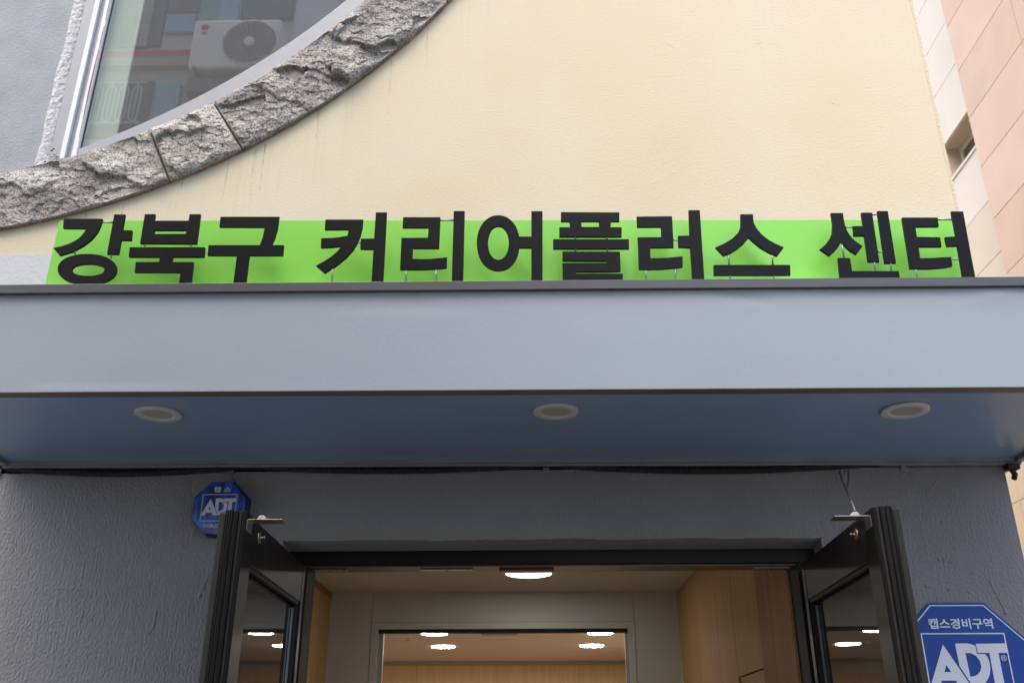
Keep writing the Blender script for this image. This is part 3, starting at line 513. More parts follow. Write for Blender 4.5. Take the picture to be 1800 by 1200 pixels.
# ---------------------------------------------------------------- door frame in the opening
MB().box(-1.02, 1.17, .12, .27, 2.213, 2.2695).build('door_head', doorm, bld, bevel=.002)
MB().box(-1.018, -.936, .121, .269, 0, 2.2125).build('door_jamb', jambm, bld, bevel=.002)
MB().box(1.094, 1.168, .121, .269, 0, 2.2125).build('door_jamb', jambm, bld, bevel=.002)
mb = MB().box(-1.015, 1.165, .14, .26, 2.206, 2.2128); mb.build('head_stop', mat('brown_underside', (.16, .085, .055), .4, metal=.3, var=.3, vscale=5), bld)
def plate(x0, x1, y0=.17, y1=.215):
    t = MB().box(x0, x1, y0, y1, 2.200, 2.2058).build('strike_plate', steel, bld, bevel=.001)
    mb = MB()
    for q in (.5, .9): mb.lathe((x0 + (x1 - x0) * q, (y0 + y1) / 2, 2.1992), [(.006, 0), (.004, -.0008)], 10, 'z', True)
    mb.build('screw', carp, t, kind='stuff')
plate(-.925, -.785); plate(.93, 1.075); plate(-.47, -.25, .175, .205)
MB().box(-.14, .09, .18, .235, 2.194, 2.2058).build('latch_plate', mat('latch_brown', (.12, .06, .04), .35, metal=.4), bld, bevel=.002)

# open door leaves -----------------------------------------------------
def leaf(hx, side, label):
    """side=+1: the visible face looks to +x (left leaf); hx is the x of that face"""
    s = side; d = thing('door', '', '', (hx, 0.04, 0)); del d['category']; d['label'] = label; d.parent = bld
    ya, yb = -.93, .035; T = .058
    def bx(xa, xb, y0, y1, z0, z1):
        a, b_ = hx - s * xa, hx - s * xb; return (min(a, b_), max(a, b_), y0, y1, z0, z1)
    MB().box(*bx(0, T, ya, -.815, .01, 2.19)).build('stile', doorm, d, bevel=.003)
    MB().box(*bx(0, T, -.012, yb, .01, 2.19)).build('stile', doorm, d, bevel=.003)
    MB().box(*bx(.0008, T - .0008, -.815, -.012, 2.043, 2.189)).build('top_rail', doorm, d, bevel=.003)
    MB().box(*bx(.0008, T - .0008, -.815, -.012, .01, .25)).build('bottom_rail', doorm, d, bevel=.003)
    # glazing beads
    mb = MB(); mb.box(*bx(.006, .02, -.815, -.803, .25, 2.043)).box(*bx(.006, .02, -.024, -.012, .25, 2.043)).box(*bx(.006, .02, -.803, -.024, 2.031, 2.043))
    mb.build('glazing_bead', blackr, d, kind='stuff')
    mb = MB()
    z = .3
    while z < 2.02: mb.box(*bx(.020, .026, -.046, -.030, z, z + .0052)); z += .0072
    mb.build('spacer', spacerm, d, kind='stuff')
    mb = MB(); q = hx - s * .028; mb.v += [(q, -.81, .26), (q, -.02, .26), (q, -.02, 2.035), (q, -.81, 2.035)]; mb.f.append((0, 1, 2, 3)); mb.build('glass', gl_door, d)
    # brush seals and ridges on the leading edge (faces the camera)
    mb = MB()
    for xo, w_, dp in ((.004, .006, .004), (.022, .010, .012), (.038, .012, .014), (.052, .006, .010)):
        mb.box(*bx(xo, xo + w_, ya - dp, ya + .001, .02, 2.192))
    mb.build('edge_ridge', doorm, d, kind='stuff', bevel=.0025)
    mb = MB().box(*bx(.060, .082, ya - .006, ya + .02, .02, 2.186)).box(*bx(.0585, .080, ya + .02, yb, .02, 2.183)); mb.build('weather_seal', gaskm, d, bevel=.006, seg=3)
    mb = MB().box(*bx(.012, .020, ya - .003, ya + .001, .02, 2.189)).box(*bx(.033, .0375, ya - .006, ya + .001, .02, 2.189)); mb.build('brush_seal', gaskm, d, kind='stuff')
    # stop bracket near the top leading corner
    y0 = -.905
    o = MB().box(*bx(-.004, -.112, y0 - .012, y0 + .050, 2.1655, 2.168)).build('bracket', steel, d, bevel=.0008)
    MB().box(*bx(-.0008, -.0035, y0 - .012, y0 + .050, 2.133, 2.168)).build('bracket_flange', steel, o, bevel=.0006)
    mb = MB(); mb.poly([(hx + s * .030, 2.1684), (hx + s * .058, 2.1684), (hx + s * .053, 2.181), (hx + s * .037, 2.181)], (), y0 - .006, y0 + .022).build('cable_clip', whitep, d, bevel=.003)
    mb = MB(); mb.lathe((hx + s * .001, -.748, 2.144), [(.019, 0), (.019, s * .003), (.008, s * .005), (.004, s * .0055), (.004, s * .016), (.006, s * .018), (.001, s * .021)], 20, 'x')
    mb.build('stop_button', mat('dull_brass', (.22, .17, .12), .35, metal=.8), d, smooth=True)
    d.rotation_euler.z = R(1.75) if s > 0 else R(-2.0)
    return d
leaf(-.924, 1, 'left glazed door leaf standing open'); leaf(1.084, -1, 'right glazed door leaf standing open')

# ---------------------------------------------------------------- vestibule and room inside
S = 1.33
def zs(z): return 1.5 + (z - 1.5) * S
ZC = zs(2.33); YB = 3.427; XR = 1.087; XL = -1.528
# built as closed boxes
MB().box(XL - .3, XR + .5, .27, YB + .15, ZC, ZC + .1).build('vestibule_ceiling', ceilm, bld)
MB().box(-1.8, 1.8, .251, .2695, 2.271, ZC + .05).box(-1.8, -1.021, .251, .2695, 0, 2.2705).box(1.1701, 1.8, .251, .2695, 0, 2.2705).build('inner_wall', iwall, bld)
MB().box(XL - .02, XR + .6, .27, 12, -.02, .02).build('interior_floor', floorm, bld)
# left birch lining with a top trim
MB().box(XL - .04, XL, .27, YB, 0, ZC - .045).build('wood_panel', birch, bld)
MB().box(XL - .04, XL + .006, .27, YB, ZC - .045, ZC).build('ceiling_trim', birchd, bld)
# right cabinet: tall panels with recessed joints
MB().box(XR + .02, XR + .1, .27, YB, 0, ZC).build('cabinet_backing', carp, bld)
ys = [YB, 2.75, 1.93, 1.467]
for i in range(3):
    MB().box(XR, XR + .0195, ys[i + 1] + .0025, ys[i] - .0015, 0, ZC - .006).build('wood_panel', birch, bld, bevel=.001)
MB().box(XR, XR + .0195, .862, 1.462, 1.86, ZC - .006).build('wood_panel', birch, bld, bevel=.001)
MB().box(XR, XR + .0195, .862, 1.40, 0, 1.852).build('wood_panel', birch, bld, bevel=.001)
MB().box(XR - .004, XR + .0195, .272, .857, 0, ZC - .006).build('wood_panel', birchd, bld, bevel=.001, label='darker reddish wood panel nearest the door')
# back wall of the vestibule with the inner doorway
DX0, DX1, DZ = -1.158, .706, 2.312
MB().box(XL, DX0 - .052, YB, YB + .12, 0, ZC).build('inner_wall', iwall, bld)
MB().box(DX1 + .052, XR, YB, YB + .12, 0, ZC).build('inner_wall', iwall, bld)
MB().box(DX0 - .050, DX1 + .050, YB, YB + .12, DZ + .075, ZC).build('inner_wall', iwall, bld)
mb = MB(); mb.box(DX0 - .050, DX0, YB - .006, YB + .13, 0, DZ + .073).box(DX1, DX1 + .050, YB - .006, YB + .13, 0, DZ + .073).box(DX0, DX1, YB - .006, YB + .13, DZ + .025, DZ + .073)
mb.build('inner_door_frame', iwall, bld, bevel=.002)
MB().box(DX0, DX1, YB + .02, YB + .11, DZ + .004, DZ + .0245).build('door_track', carp, bld)
chan = mat('pale_channel', (.5, .5, .52), .3, metal=.4)
MB().box(DX0 + .001, DX0 + .035, YB + .06, YB + .1, 0, DZ).build('door_channel', chan, bld)
MB().box(DX1 - .02, DX1 - .001, YB + .06, YB + .1, 0, DZ).build('door_channel', chan, bld)
Z2 = zs(2.44); Y2 = 11.04
MB().box(-4.2, 3.6, YB + .15, Y2 + .2, Z2, Z2 + .1).build('room_ceiling', mat('room_ceiling_paint', (.60, .47, .38), .85), bld)
MB().box(-4.2, 3.6, Y2, Y2 + .1, zs(2.405), Z2 - .002).build('room_trim', mat('grey_cornice', (.33, .29, .28), .6), bld)
x = -4.2
while x < 3.5: MB().box(x + .002, x + 1.218, Y2 + .02, Y2 + .05, 0, zs(2.405) - .004).build('wood_panel', birch, bld); x += 1.22
MB().box(-4.2, 3.6, Y2 + .055, Y2 + .1, 0, zs(2.405) - .004).build('room_wall', carp, bld)
MB().box(-4.25, -4.2, YB + .12, Y2, 0, Z2).box(3.6, 3.65, YB + .12, Y2, 0, Z2).box(-4.2, XL - .001, YB + .02, YB + .12, 0, Z2).box(XR + .11, 3.6, YB + .02, YB + .12, 0, Z2).box(-4.2, 3.6, YB + .125, YB + .145, DZ + .08, Z2).build('room_wall', iwall, bld)
lamp = emit('lit_lamp', (1, .98, .95), 7.8)
lamp2 = emit('lit_room_lamp', (1, .95, .90), 58)
def ceiling_light(x, y, z, r, label, lamp=lamp):
    t = thing('ceiling_light', label, 'ceiling light', (x, y, z), 'round lit lamps in the ceilings inside')
    MB().lathe((x, y, z), [(r * 1.05, -.001), (r * 1.05, -.005), (r * .985, -.006), (r * .97, -.002)], 48).build('trim_ring', whitep, t, smooth=True)
    MB().lathe((x, y, z), [(r * .968, -.003), (r * .96, -.0075), (r * .5, -.008), (.01, -.008)], 48, cap=True).build('diffuser', lamp, t, smooth=True)
ceiling_light(-.025, 2.60, ZC, .158, 'large lit lamp on the vestibule ceiling just under the door head')
ceiling_light(-1.14, 7.40, Z2, .15, 'lit lamp cut by the inner doorway top, on the left side', lamp2)
ceiling_light(-1.17, 8.87, Z2, .155, 'second lit lamp from the inner doorway, on the left side', lamp2)
ceiling_light(.775, 7.40, Z2, .15, 'lit lamp cut by the inner doorway top, on the right side', lamp2)
ceiling_light(.757, 8.80, Z2, .155, 'second lit lamp from the inner doorway, on the right side', lamp2)
o = MB().box(-.60, -.17, 7.15, 7.42, Z2 - .028, Z2 - .001).build('air_diffuser', mat('grey_plastic', (.17, .17, .19), .5), bevel=.02, label='dark grey flat box fixed to the ceiling between the lit lamps', category='ceiling vent')
t = thing('sprinkler_head', 'tiny sprinkler head on the brown ceiling left of the lamps', 'sprinkler', (-1.51, 7.97, Z2))
MB().lathe((-1.51, 7.97, Z2), [(.04, -.001), (.035, -.006), (.012, -.008), (.012, -.03), (.02, -.032)], 14, cap=True).build('body', steel, t)

# ================================================================== canopy
can = thing('entrance_canopy', 'grey sheet metal canopy box with blue grey underside above the doors', 'canopy', (-.1, -.43, 2.6))
TILT = .0035        # the canopy hangs a touch lower at its right end
CL, CR = -2.245, 2.032; ZS = 2.615; YF = -.861
# fascia with slight oil canning and dents
mb = MB(); nx, nz_ = 260, 26
def fas(x, z):
    d = .0011 * noise.noise(Vector((x * 1.1, z * 3, 0))) + .0006 * noise.noise(Vector((x * 3, z * 6, 2)))
    t = (z - ZS)
    g = lambda c, w_: math.exp(-((c) / w_) ** 2)
    d += .0016 * g(x + .45, .22) * (1 / (1 + math.exp((2.905 - z) * 260))) * g(z - 2.93, .06)
    d -= .004 * g(x - 1.62, .07) * g(z - 2.955, .03)
    d += .003 * g(x - .75, .10) * g(z - 2.955 + (x - .75) * .2, .018)
    if -1.72 < x < -1.1: d -= .0017 * (1 / (1 + math.exp((z - 2.632) * 900))) * min(1, (x + 1.72) * 20) * min(1, (-1.1 - x) * 4)
    return d
for i in range(nx + 1):
    for j in range(nz_ + 1):
        x = CL + (CR - CL) * i / nx; z = ZS - .001 + (2.986 - ZS) * j / nz_; mb.v.append((x, YF + fas(x, z), z))
for i in range(nx):
    for j in range(nz_): q = i * (nz_ + 1) + j; mb.f.append((q, q + 1, q + nz_ + 2, q + nz_ + 1))
mb.build('fascia', facm, can, smooth=True)
MB().box(CL, CL + .004, YF + .004, -.002, ZS - .001, 2.983).build('side_panel', facm, can)
MB().box(CR - .004, CR, YF + .004, -.002, ZS - .001, 2.983).build('side_panel', facm, can)
MB().box(CL, CR, YF - .001, YF + .048, ZS - .003, ZS + .0005).build('bottom_lip', lipm, can, bevel=.001)
# soffit sheet, a few gentle waves
mb = MB(); nx, ny = 160, 30
for i in range(nx + 1):
    for j in range(ny + 1):
        x = CL + .035 + (CR - CL - .07) * i / nx; y = YF + .044 + (-.036 - YF - .044) * j / ny
        e = math.sin(math.pi * j / ny) * min(1, i / 12, (nx - i) / 12)
        mb.v.append((x, y, ZS + .001 + .004 * e * (noise.noise(Vector((x * 1.3, y * 1.5, 9))) + .65)))
for i in range(nx):
    for j in range(ny): q = i * (ny + 1) + j; mb.f.append((q, q + 1, q + ny + 2, q + ny + 1))
mb.build('soffit', soffm, can, smooth=True)
MB().box(CL, CR, -.040, -.004, ZS - .014, ZS + .006).build('rear_trim', trimm, can, bevel=.002)
MB().box(CL + .01, CR - .01, -.034, -.003, ZS - .0265, ZS - .0145).build('rear_trim', trimm, can, bevel=.002)
MB().box(CL, CL + .036, YF + .049, -.041, ZS - .018, ZS + .006).build('side_trim', trimm, can, bevel=.002)
MB().box(CR - .036, CR, YF + .049, -.041, ZS - .018, ZS + .006).build('side_trim', trimm, can, bevel=.002)
MB().box(CL - .01, CR + .01, YF - .016, -.002, 2.9835, 3.0185).build('cap', capm, can, bevel=.0015)
# fixing tabs with screws under the rear trim
for x in (-2.26, -1.27, .062, 1.545):
    t = MB().lathe((x, -.010, ZS - .036), [(.014, .006), (.014, -.003), (.012, -.005), (.004, -.005)], 20, 'y', True).build('washer', trimm, can, smooth=False)
    MB().lathe((x, -.0155, ZS - .036), [(.006, .001), (.005, -.002)], 6, 'y', True).build('screw', steel, t)
# end fitting at the right rear corner
mb = MB().box(1.955, 2.005, -.05, -.006, 2.565, 2.588).tube([(1.975, -.03, 2.57), (1.985, -.032, 2.545), (1.975, -.034, 2.525)], .012, 8)
mb.build('corner_bracket', blackr, can, bevel=.003)

# downlights -----------------------------------------------------------
def downlight(x, y, label):
    t = thing('downlight', label, 'downlight', (x, y, ZS), 'round white downlights in the canopy underside')
    z = ZS - .001
    MB().lathe((x, y, z), [(.082, .002), (.083, -.0045), (.081, -.0062), (.058, -.0062), (.0555, -.0055), (.052, -.0028), (.051, -.0015)], 48).build('trim_ring', mat('downlight_white', (.50, .50, .49), .45) if 'downlight_white' not in bpy.data.materials else bpy.data.materials['downlight_white'], t, smooth=True)
    MB().lathe((x, y, z), [(.052, -.0022), (.03, -.0018), (.004, -.0018)], 40, cap=True).build('lens', ivory, t, smooth=True)
downlight(-1.347, -.635, 'unlit white downlight at the left end of the canopy underside')
downlight(.089, -.640, 'unlit white downlight in the middle of the canopy underside')
downlight(1.332, -.633, 'unlit white downlight at the right end of the canopy underside')

# conduit under the canopy and cables ------------------------------------
mb = MB(); P = []; Rr = []; n_ = 1500
for i in range(n_):
    x = -2.22 + 4.2 * i / n_
    if x < -1.2: z = 2.598 - .026 * math.sin(math.pi * (x + 2.22) / 1.02)
    elif x < .05: z = 2.598 - .022 * math.sin(math.pi * (x + 1.2) / 1.25)
    elif x < 1.5: z = 2.598 - .032 * math.sin(math.pi * (x - .05) / 1.45)
    else: z = 2.60 - .004 * math.sin(math.pi * (x - 1.5) / .48)
    P.append((x, -.016, z)); Rr.append(.0145 if i % 4 < 2 else .0118)
mb.tube(P, .012, 10, radii=Rr); o = mb.build('conduit', blackr, label='black corrugated conduit sagging along the wall under the canopy', category='conduit')
def cable(pts, r, m, label):
    P = []
    for i in range(len(pts) - 1):
        a, b_ = Vector(pts[i]), Vector(pts[i + 1])
        for k_ in range(6): P.append(tuple(a.lerp(b_, k_ / 6)))
    P.append(pts[-1]); return MB().tube(P, r, 8).build('cable', m, smooth=True, label=label, category='cable')
cabm = mat('grey_painted_cable', (.12, .125, .13), .6)
cable([(1.281, -0.006, 2.561), (1.248, -0.12, 2.491), (1.194, -0.3, 2.416), (1.102, -0.6, 2.301), (1.034, -0.82, 2.22), (1.009, -0.9, 2.186)], .0036, cabm, 'thin grey cable from the conduit down to the right door leaf')
cable([(1.318, -0.006, 2.561), (1.277, -0.1, 2.49), (1.189, -0.33, 2.397)], .0030, cabm, 'short grey cable joining the cable above the right door leaf')
cable([(-1.265, -.008, 2.58), (-1.255, -.008, 2.55), (-1.240, -.010, 2.535), (-1.238, -.012, 2.50)], .0025, cabm, 'short thin cable going down behind the blue octagonal box')

# ================================================================== the sign
sign = thing('building_sign', 'long lime green sign panel with large black Korean letters standing on the canopy', 'sign', (-.09, -.80, 3.03))
mb = MB(); mb.v += [(-1.7945, -.76, 3.0265), (1.62, -.76, 3.0145), (1.62, -.76, 3.314), (1.0, -.76, 3.3205), (-1.7945, -.76, 3.357)]
mb.v += [(a, b_ + .012, c) for a, b_, c in mb.v[:5]]
mb.f += [(0, 1, 2, 3, 4), (9, 8, 7, 6, 5)] + [(i, 5 + i, 5 + (i + 1) % 5, (i + 1) % 5) for i in range(5)]
mb.build('backing_panel', green, sign)
MB().box(-1.835, 1.635, -.868, -.745, 3.0187, 3.0203).build('base_rail', railm, sign)
MB().box(-1.7, 1.6, -.747, -.70, 3.0205, 3.05).build('rear_angle', capm, sign)
for name, pieces, rods in LETTERS:
    mb = MB()
    for k_, (o_, hs) in enumerate(pieces): mb.poly(o_, hs, YLF + .0004 * k_, YLF + .011 + .0004 * k_)
    lt = mb.build('letter', blackl, sign, bevel=.0012, seg=1, label='black raised letter ' + name)
    for p0, p1 in rods:
        a = (p0[0], YLF + .006, p0[1]); b_ = (p1[0], YLF + .006, max(p1[1], 3.0192 - TILT * (p1[0] + .1)))
        MB().tube([a, b_], .0034, 8).build('rod', rodm, lt, smooth=True)
    # stand-off pins to the panel
    (o_, hs) = pieces[0]
for o in [q for q in SC.objects if q.type == 'MESH' and (q.parent == can or q.name.startswith(('base_rail', 'rear_angle')) or (q.parent and (q.parent.name.startswith(('downlight', 'washer')))))]:
    for v_ in o.data.vertices: v_.co.z -= TILT * (v_.co.x + .1)
# ================================================================== octagonal signs
def octo(cx_, cz_, h):
    c = h * math.tan(R(22.5)); return [(cx_ + a * h if abs(a) == 1 else cx_ + a, cz_ + b_) for a, b_ in ()] or [(cx_ - c, cz_ + h), (cx_ + c, cz_ + h), (cx_ + h, cz_ + c), (cx_ + h, cz_ - c), (cx_ + c, cz_ - h), (cx_ - c, cz_ - h), (cx_ - h, cz_ - c), (cx_ - h, cz_ + c)]
GLY = {'A': ([(.078, -.0424), (.1588, -.1976), (.1133, -.1975), (.1023, -.1731), (.0496, -.173), (.0374, -.1973), (.002, -.1972)], [(.0771, -.1171), (.091, -.1423), (.0647, -.1423)]),
 'D': ([(.125, -.0391), (.1685, -.0384), (.1853, -.0413), (.2008, -.0478), (.2012, -.0775), (.2314, -.0776), (.239, -.09), (.2422, -.1093), (.2411, -.1285), (.2358, -.1476), (.2268, -.1639), (.2154, -.1774), (.2016, -.1896), (.1858, -.1976), (.1645, -.1976), (.1265, -.1214)],
       [(.1574, -.0732), (.1787, -.0746), (.197, -.0844), (.2066, -.101), (.2085, -.123), (.2017, -.1393), (.1893, -.1516), (.1738, -.1578), (.1593, -.1589)]),
 'T': ([(.2035, -.04), (.3159, -.0389), (.318, -.0737), (.2827, -.0736), (.2823, -.1978), (.2468, -.1978), (.2487, -.0735), (.2049, -.0733)], [])}
def adt_glyphs(parent, x, z, s, y, m, h2=.001):
    """three heavy letters in metres from the frame's top left corner (x, z), scaled by s"""
    for k_, (o_, hs) in enumerate(GLY.values()):
        q = lambda l: [(x + a * s, z + c * s) for a, c in l]
        MB().poly(q(o_), [q(hs)] if hs else [], y - h2 - .0002 * k_, y).build('print_letter', m, parent)
def square_line(parent, x0, x1, z0, z1, t_, y, m):
    MB().poly([(x0, z0), (x1, z0), (x1, z1), (x0, z1)], [[(x0 + t_, z0 + t_), (x1 - t_, z0 + t_), (x1 - t_, z1 - t_), (x0 + t_, z1 - t_)]], y - .0006, y).build('print_line', m, parent)
# flat blue sign lower right
s2 = thing('security_sign', 'flat blue octagonal security sign with white lettering on the grey wall right of the doors', 'sign', (1.658, -.004, 1.77))
MB().poly(octo(1.658, 1.771, .260), (), -.008, -.001).build('plate', adtb, s2, bevel=.001)
MB().poly(octo(1.658, 1.771, .2515), [octo(1.658, 1.771, .2475)], -.0088, -.008).build('print_line', adtw, s2)
text_obj('print_text', '캡스경비구역', .05, adtw, s2, 1.660, -.0085, 1.9525, width=.247, height=.039, offset=.0010)
square_line(s2, 1.4997, 1.821, 1.665, 1.9175, .0045, -.008, adtw)
adt_glyphs(s2, 1.4997, 1.9175, 1, -.0083, adtw)
text_obj('print_text', '®', .03, adtw, s2, 1.7995, -.0085, 1.825, width=.021)
# blue light box upper left
def ribbed_blue():
    m = mat('blue_translucent_plastic', (.006, .035, .30), .22, coat=.1, spec=.4); n = m.node_tree.nodes; l = m.node_tree.links; p = n['Principled BSDF']
    g = n.new('ShaderNodeNewGeometry'); wv = n.new('ShaderNodeTexWave'); wv.inputs['Scale'].default_value = 55; wv.bands_direction = 'X'; wv.inputs['Distortion'].default_value = .4
    l.new(g.outputs['Position'], wv.inputs[0]); bp = n.new('ShaderNodeBump'); bp.inputs['Strength'].default_value = .5; bp.inputs['Distance'].default_value = .002
    l.new(wv.outputs['Fac'], bp.inputs['Height']); l.new(bp.outputs[0], p.inputs['Normal'])
    x = n.new('ShaderNodeTexNoise'); x.inputs['Scale'].default_value = 30; mp = n.new('ShaderNodeMapping'); mp.inputs['Scale'].default_value = (1, 1, .35); l.new(g.outputs['Position'], mp.inputs[0]); l.new(mp.outputs[0], x.inputs[0])
    r = n.new('ShaderNodeValToRGB'); e = r.color_ramp.elements; e[0].position = .45; e[0].color = (.004, .022, .16, 1); e[1].position = .75; e[1].color = (.02, .16, .85, 1); l.new(x.outputs['Fac'], r.inputs[0]); l.new(r.outputs[0], p.inputs['Base Color'])  # bright blue streaks in the colour stand for prismatic glints
    return m
s1 = thing('security_light_box', 'blue translucent octagonal light box on the wall partly hidden by the left door', 'light box', (-1.279, 0, 2.41))
rb = ribbed_blue()
MB().poly(octo(-1.279, 2.412, .112), (), -.040, -.001).build('housing', mat('navy_housing', (.006, .012, .05), .35), s1, bevel=.003)
MB().poly(octo(-1.279, 2.412, .108), (), -.066, -.0405).build('cover', rb, s1, bevel=.006)
blw = mat('dull_print', (.55, .60, .70), .5)
text_obj('print_text', '캡 스', .03, blw, s1, -1.272, -.0665, 2.488, width=.070, height=.022, offset=.0006)
square_line(s1, -1.350, -1.208, 2.357, 2.468, .0022, -.066, blw)
adt_glyphs(s1, -1.350, 2.468, .442, -.0665, blw, .0008)
text_obj('print_text', 'WORLD', .02, blw, s1, -1.303, -.0665, 2.338, width=.062, height=.014, offset=.0004)

# ================================================================== neighbour on the right
nb = thing('stone_clad_building', 'tall building clad in pink and pale stone slabs beside the cream wall', 'building', (6, 5, 0))
XP, XQ = 4.5, 4.8
zz = [6.216 + .6 * 0 + (z_ - 0) for z_ in ()]
zj = [1.5 + (5.746 - 1.5) * 1.25 + .594 * k_ for k_ in range(-12, 12)]
yj = [4.10, 1.5 + 1.44, 1.78, .62, -.54]
yj = [4.10, 2.975, 1.83, .69]
cols = [pink]
for k_, c in enumerate(((.79, .59, .45), (.74, .53, .39), (.77, .57, .43))): cols.append(mat('pink_granite_slab', c, .5, var=1, col2=tuple(q * .9 for q in c), vscale=2.5, bump=.02))
for i in range(len(zj) - 1):
    for j in range(len(yj) - 1):
        MB().box(XP, XP + .03, yj[j + 1] + .004, yj[j] - (.004 if j else 0), zj[i] + .004, zj[i + 1] - .004).build('stone_slab', random.choice(cols), nb)
MB().box(XP + .0302, XP + .3, .69, 4.096, 0, zj[-1]).build('pier', joint, nb)
# recessed face with the window
pcs = [mat('pale_stone_slab', c, .55, var=1, col2=tuple(q * .93 for q in c), vscale=1.6) for c in ((.80, .72, .60), (.82, .75, .65), (.74, .63, .48))]
WZ0, WZ1, WY0, WY1 = 7.434, 7.894, 4.30, 5.335
zq = [1.5 + (5.77 - 1.5) * 1.231 + .6 * k_ for k_ in range(-11, 10)]
zl = sorted(set([round(q, 3) for q in zq if not (WZ0 - .25 < q < WZ1 + .2)] + [WZ0, WZ1]))
yl = [4.10, WY0, WY1, 6.6, 8.0, 9.4, 10.8]
for i in range(len(zl) - 1):
    for j in range(len(yl) - 1):
        if zl[i] == WZ0 and j == 1: continue
        g_ = .004
        MB().box(XQ, XQ + .03, yl[j] + g_, yl[j + 1] - g_, zl[i] + g_, zl[i + 1] - g_).build('stone_slab', pcs[2] if zl[i] < 6.5 else random.choice(pcs[:2]), nb)
mb = MB().box(XQ + .0302, XQ + .5, 4.10, WY0, 0, 14).box(XQ + .0302, XQ + .5, WY1, 10.8, 0, 14).box(XQ + .0302, XQ + .5, WY0, WY1, 0, WZ0).box(XQ + .0302, XQ + .5, WY0, WY1, WZ1, 14)
mb.build('wall_core', mat('stone_core', (.55, .47, .38), .8), nb)
mb = MB().box(XQ - .012, XQ + .05, WY0 - .03, WY1 + .03, WZ0 - .03, WZ0 + .004); mb.build('window_sill', pcs[0], nb)
nw = MB().poly([(0, 0)] * 0 or [(WY0 + .002, WZ0 + .006), (WY1 - .002, WZ0 + .006), (WY1 - .002, WZ1 - .002), (WY0 + .002, WZ1 - .002)], [[(WY0 + .06, WZ0 + .06), (WY1 - .06, WZ0 + .06), (WY1 - .06, WZ1 - .06), (WY0 + .06, WZ1 - .06)]], 0, .05)
nw.v = [(XQ + .20 + y_, x_, z_) for x_, y_, z_ in nw.v]
wf = nw.build('window', mat('cream_window_frame', (.62, .56, .44), .5), nb, bevel=.004)
MB().quad((XQ + .225, WY0 + .05, WZ0 + .05), (XQ + .225, WY1 - .05, WZ0 + .05), (XQ + .225, WY1 - .05, WZ1 - .05), (XQ + .225, WY0 + .05, WZ1 - .05)).build('pane', mat('brown_pane', (.16, .12, .08), .15), wf)
MB().box(XP + .3, 12, .69, 4.09, 0, 13.4).box(XQ + .5, 12, 4.1, 10.8, 0, 14).build('building_body', joint, nb)

# ================================================================== building across the street (seen mirrored in the window glass)
ob = thing('apartment_building', 'grey apartment block with teal bays and a red stripe, mirrored in the curved window', 'building', (-8, -7, 0))
YO = -5.46
def O(xa, xb, za, zb, dep=0, th=.1): return (xa, xb, YO - th + dep, YO + dep, za, zb)
MB().box(-5.8, .3, YO - 6, YO - .001, 0, 7.6).build('lower_wall', mat('dark_unseen_wing', (.12, .115, .11), .6, var=.3), ob)  # unseen wing, added dark to dim the lower wall and the letters' reflections
mb = MB(); mb.box(-5.8, -2.72, YO - 6, YO - .001, 7.601, 8.42).box(-6.4, -2.42, YO - 6, YO - .001, 8.421, 10.9); mb.build('wall', oppw, ob)
MB().box(*O(-6.6, -4.27, 9.57, 9.66, .05, .05)).build('stripe', redst, ob)
MB().box(*O(-6.6, -4.24, 9.38, 9.52, .10, .10)).build('ledge', mat('buff_ledge', (.42, .38, .30), .8), ob)
MB().box(*O(-4.25, -3.70, 8.3, 10.85, .04, .04)).build('bay_panel', teal, ob)
MB().box(*O(-3.0, -2.45, 8.6, 10.85, .03, .03)).build('bay_panel', mat('sky_stand_in', (.55, .60, .64), .4), ob)  # second panel stands in for the sky mirrored beside the air conditioner
MB().box(*O(-3.68, -3.04, 10.15, 10.85, .06, .06)).build('bay_panel', mat('dull_teal', (.13, .2, .2), .6), ob)
for (xa, xb, za, zb) in ((-4.66, -4.28, 9.95, 10.25), (-4.62, -4.32, 8.45, 9.12), (-3.98, -3.74, 10.1, 10.6)):
    f = MB().box(*O(xa, xb, za, zb, .055, .05)).build('window', cyan, ob)
for (xa, xb, za, zb) in ((-5.02, -4.70, 9.75, 10.7), (-5.6, -5.08, 9.75, 10.7), (-5.6, -4.68, 8.35, 9.2), (-4.68, -4.26, 10.30, 10.9)):
    f = MB().box(*O(xa, xb, za, zb, .03, .03)).build('window', oppd, ob)
MB().box(*O(-5.05, -4.86, 9.72, 10.9, .06, .05)).build('pilaster', mat('buff_pilaster', (.36, .34, .29), .8), ob)
MB().box(*O(-4.1, -2.9, 8.72, 8.92, .40, .40)).build('balcony_slab', mat('slab_grey', (.2, .2, .19), .8), ob)
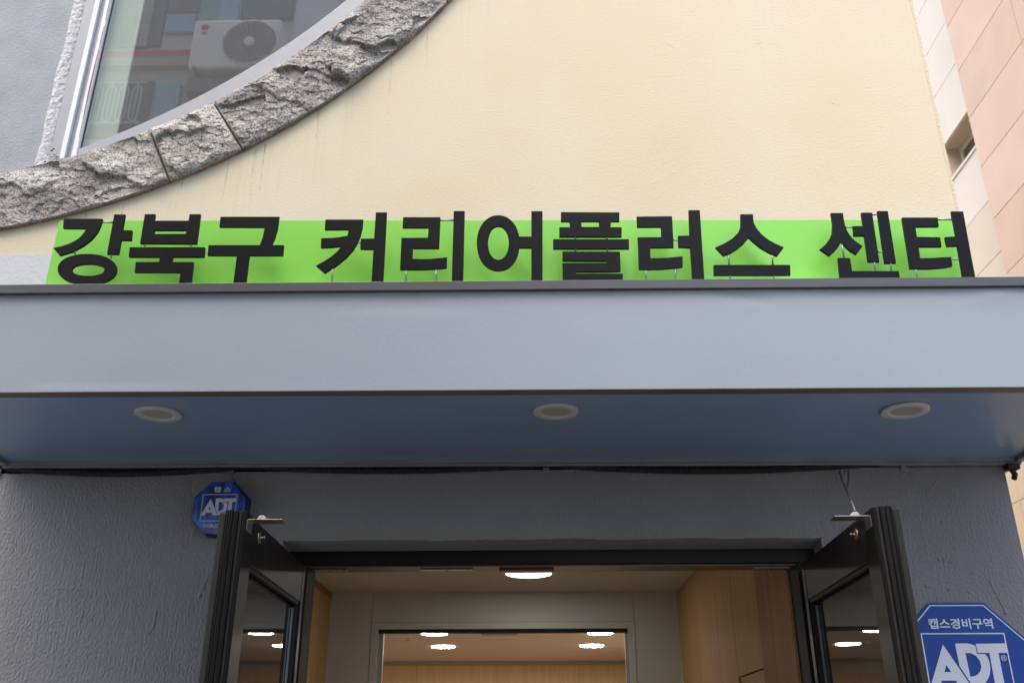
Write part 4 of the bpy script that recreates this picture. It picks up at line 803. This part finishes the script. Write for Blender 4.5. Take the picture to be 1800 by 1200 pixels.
# rounded railing hoops
railo = thing('balcony_railing', 'white tubular railing with rounded hoops, mirrored low in the curved window', 'railing', (-4.9, YO + .2, 8.4))
for x in (-5.42, -5.26, -5.10, -4.94, -4.78):
    P = []
    for i in range(33):
        t = 2 * math.pi * i / 32; P.append((x + .055 * math.copysign(abs(math.cos(t)) ** .7, math.cos(t)), YO + .2, 8.72 + .26 * math.copysign(abs(math.sin(t)) ** .35, math.sin(t))))
    MB().tube(P, .009, 6, cap=False).build('hoop', acw, railo, smooth=True)
    MB().tube([(x, YO + .2, 8.5), (x, YO + .2, 9.02)], .008, 6).build('bar', acw, railo, smooth=True)
MB().tube([(-5.5, YO + .2, 9.03), (-4.68, YO + .2, 9.03)], .014, 8).build('handrail', acw, railo, smooth=True)
MB().tube([(-5.5, YO + .2, 8.43), (-4.68, YO + .2, 8.43)], .014, 8).build('handrail', acw, railo, smooth=True)
# air conditioner
ac = thing('air_conditioner', 'white outdoor air conditioner unit with round fan grille, mirrored in the curved window', 'air conditioner', (-3.6, YO + .35, 9.25))
AX0, AX1, AZ0, AZ1, AY = -4.10, -3.03, 9.03, 9.77, YO + .45
MB().box(AX0, AX1, YO + .10, AY, AZ0, AZ1).build('casing', acw, ac, bevel=.03)
fx, fz = -3.38, 9.40
MB().lathe((fx, AY + .001, fz), [(.345, 0), (.345, .02), (.33, .025), (.325, .002)], 40, 'y').build('fan_ring', acw, ac, smooth=True)
MB().lathe((fx, AY + .0015, fz), [(.325, .002), (.02, .002)], 40, 'y', True).build('fan_shade', acg, ac)
mb = MB()
for q in range(1, 9): mb.tube([(fx + .036 * q * math.cos(2 * math.pi * i / 40), AY + .022, fz + .036 * q * math.sin(2 * math.pi * i / 40)) for i in range(41)], .004, 4, cap=False)
for q in range(24): t = 2 * math.pi * q / 24; mb.tube([(fx + .05 * math.cos(t), AY + .018, fz + .05 * math.sin(t)), (fx + .33 * math.cos(t), AY + .018, fz + .33 * math.sin(t))], .004, 4)
mb.build('fan_grille', mat('grille_grey', (.45, .45, .44), .5), ac, kind='stuff')
MB().lathe((fx, AY + .028, fz), [(.07, 0), (.06, .012), (.01, .016)], 24, 'y', True).build('fan_hub', acw, ac, smooth=True)
MB().lathe((-3.96, AY + .001, 9.65), [(.048, .001), (.046, .003)], 24, 'y', True).build('round_mark', acr, ac)
MB().box(-3.995, -3.925, AY, AY + .003, 9.54, 9.58).build('mark', acg, ac)
mb = MB()
for x in (-4.0, -3.25): mb.box(x - .02, x + .02, YO, YO + .5, 8.98, 9.02).box(x - .02, x + .02, YO, YO + .03, 8.66, 8.979).tube([(x, YO + .02, 8.68), (x, YO + .45, 8.98)], .015, 6)
mb.build('wall_bracket', acg, ac)
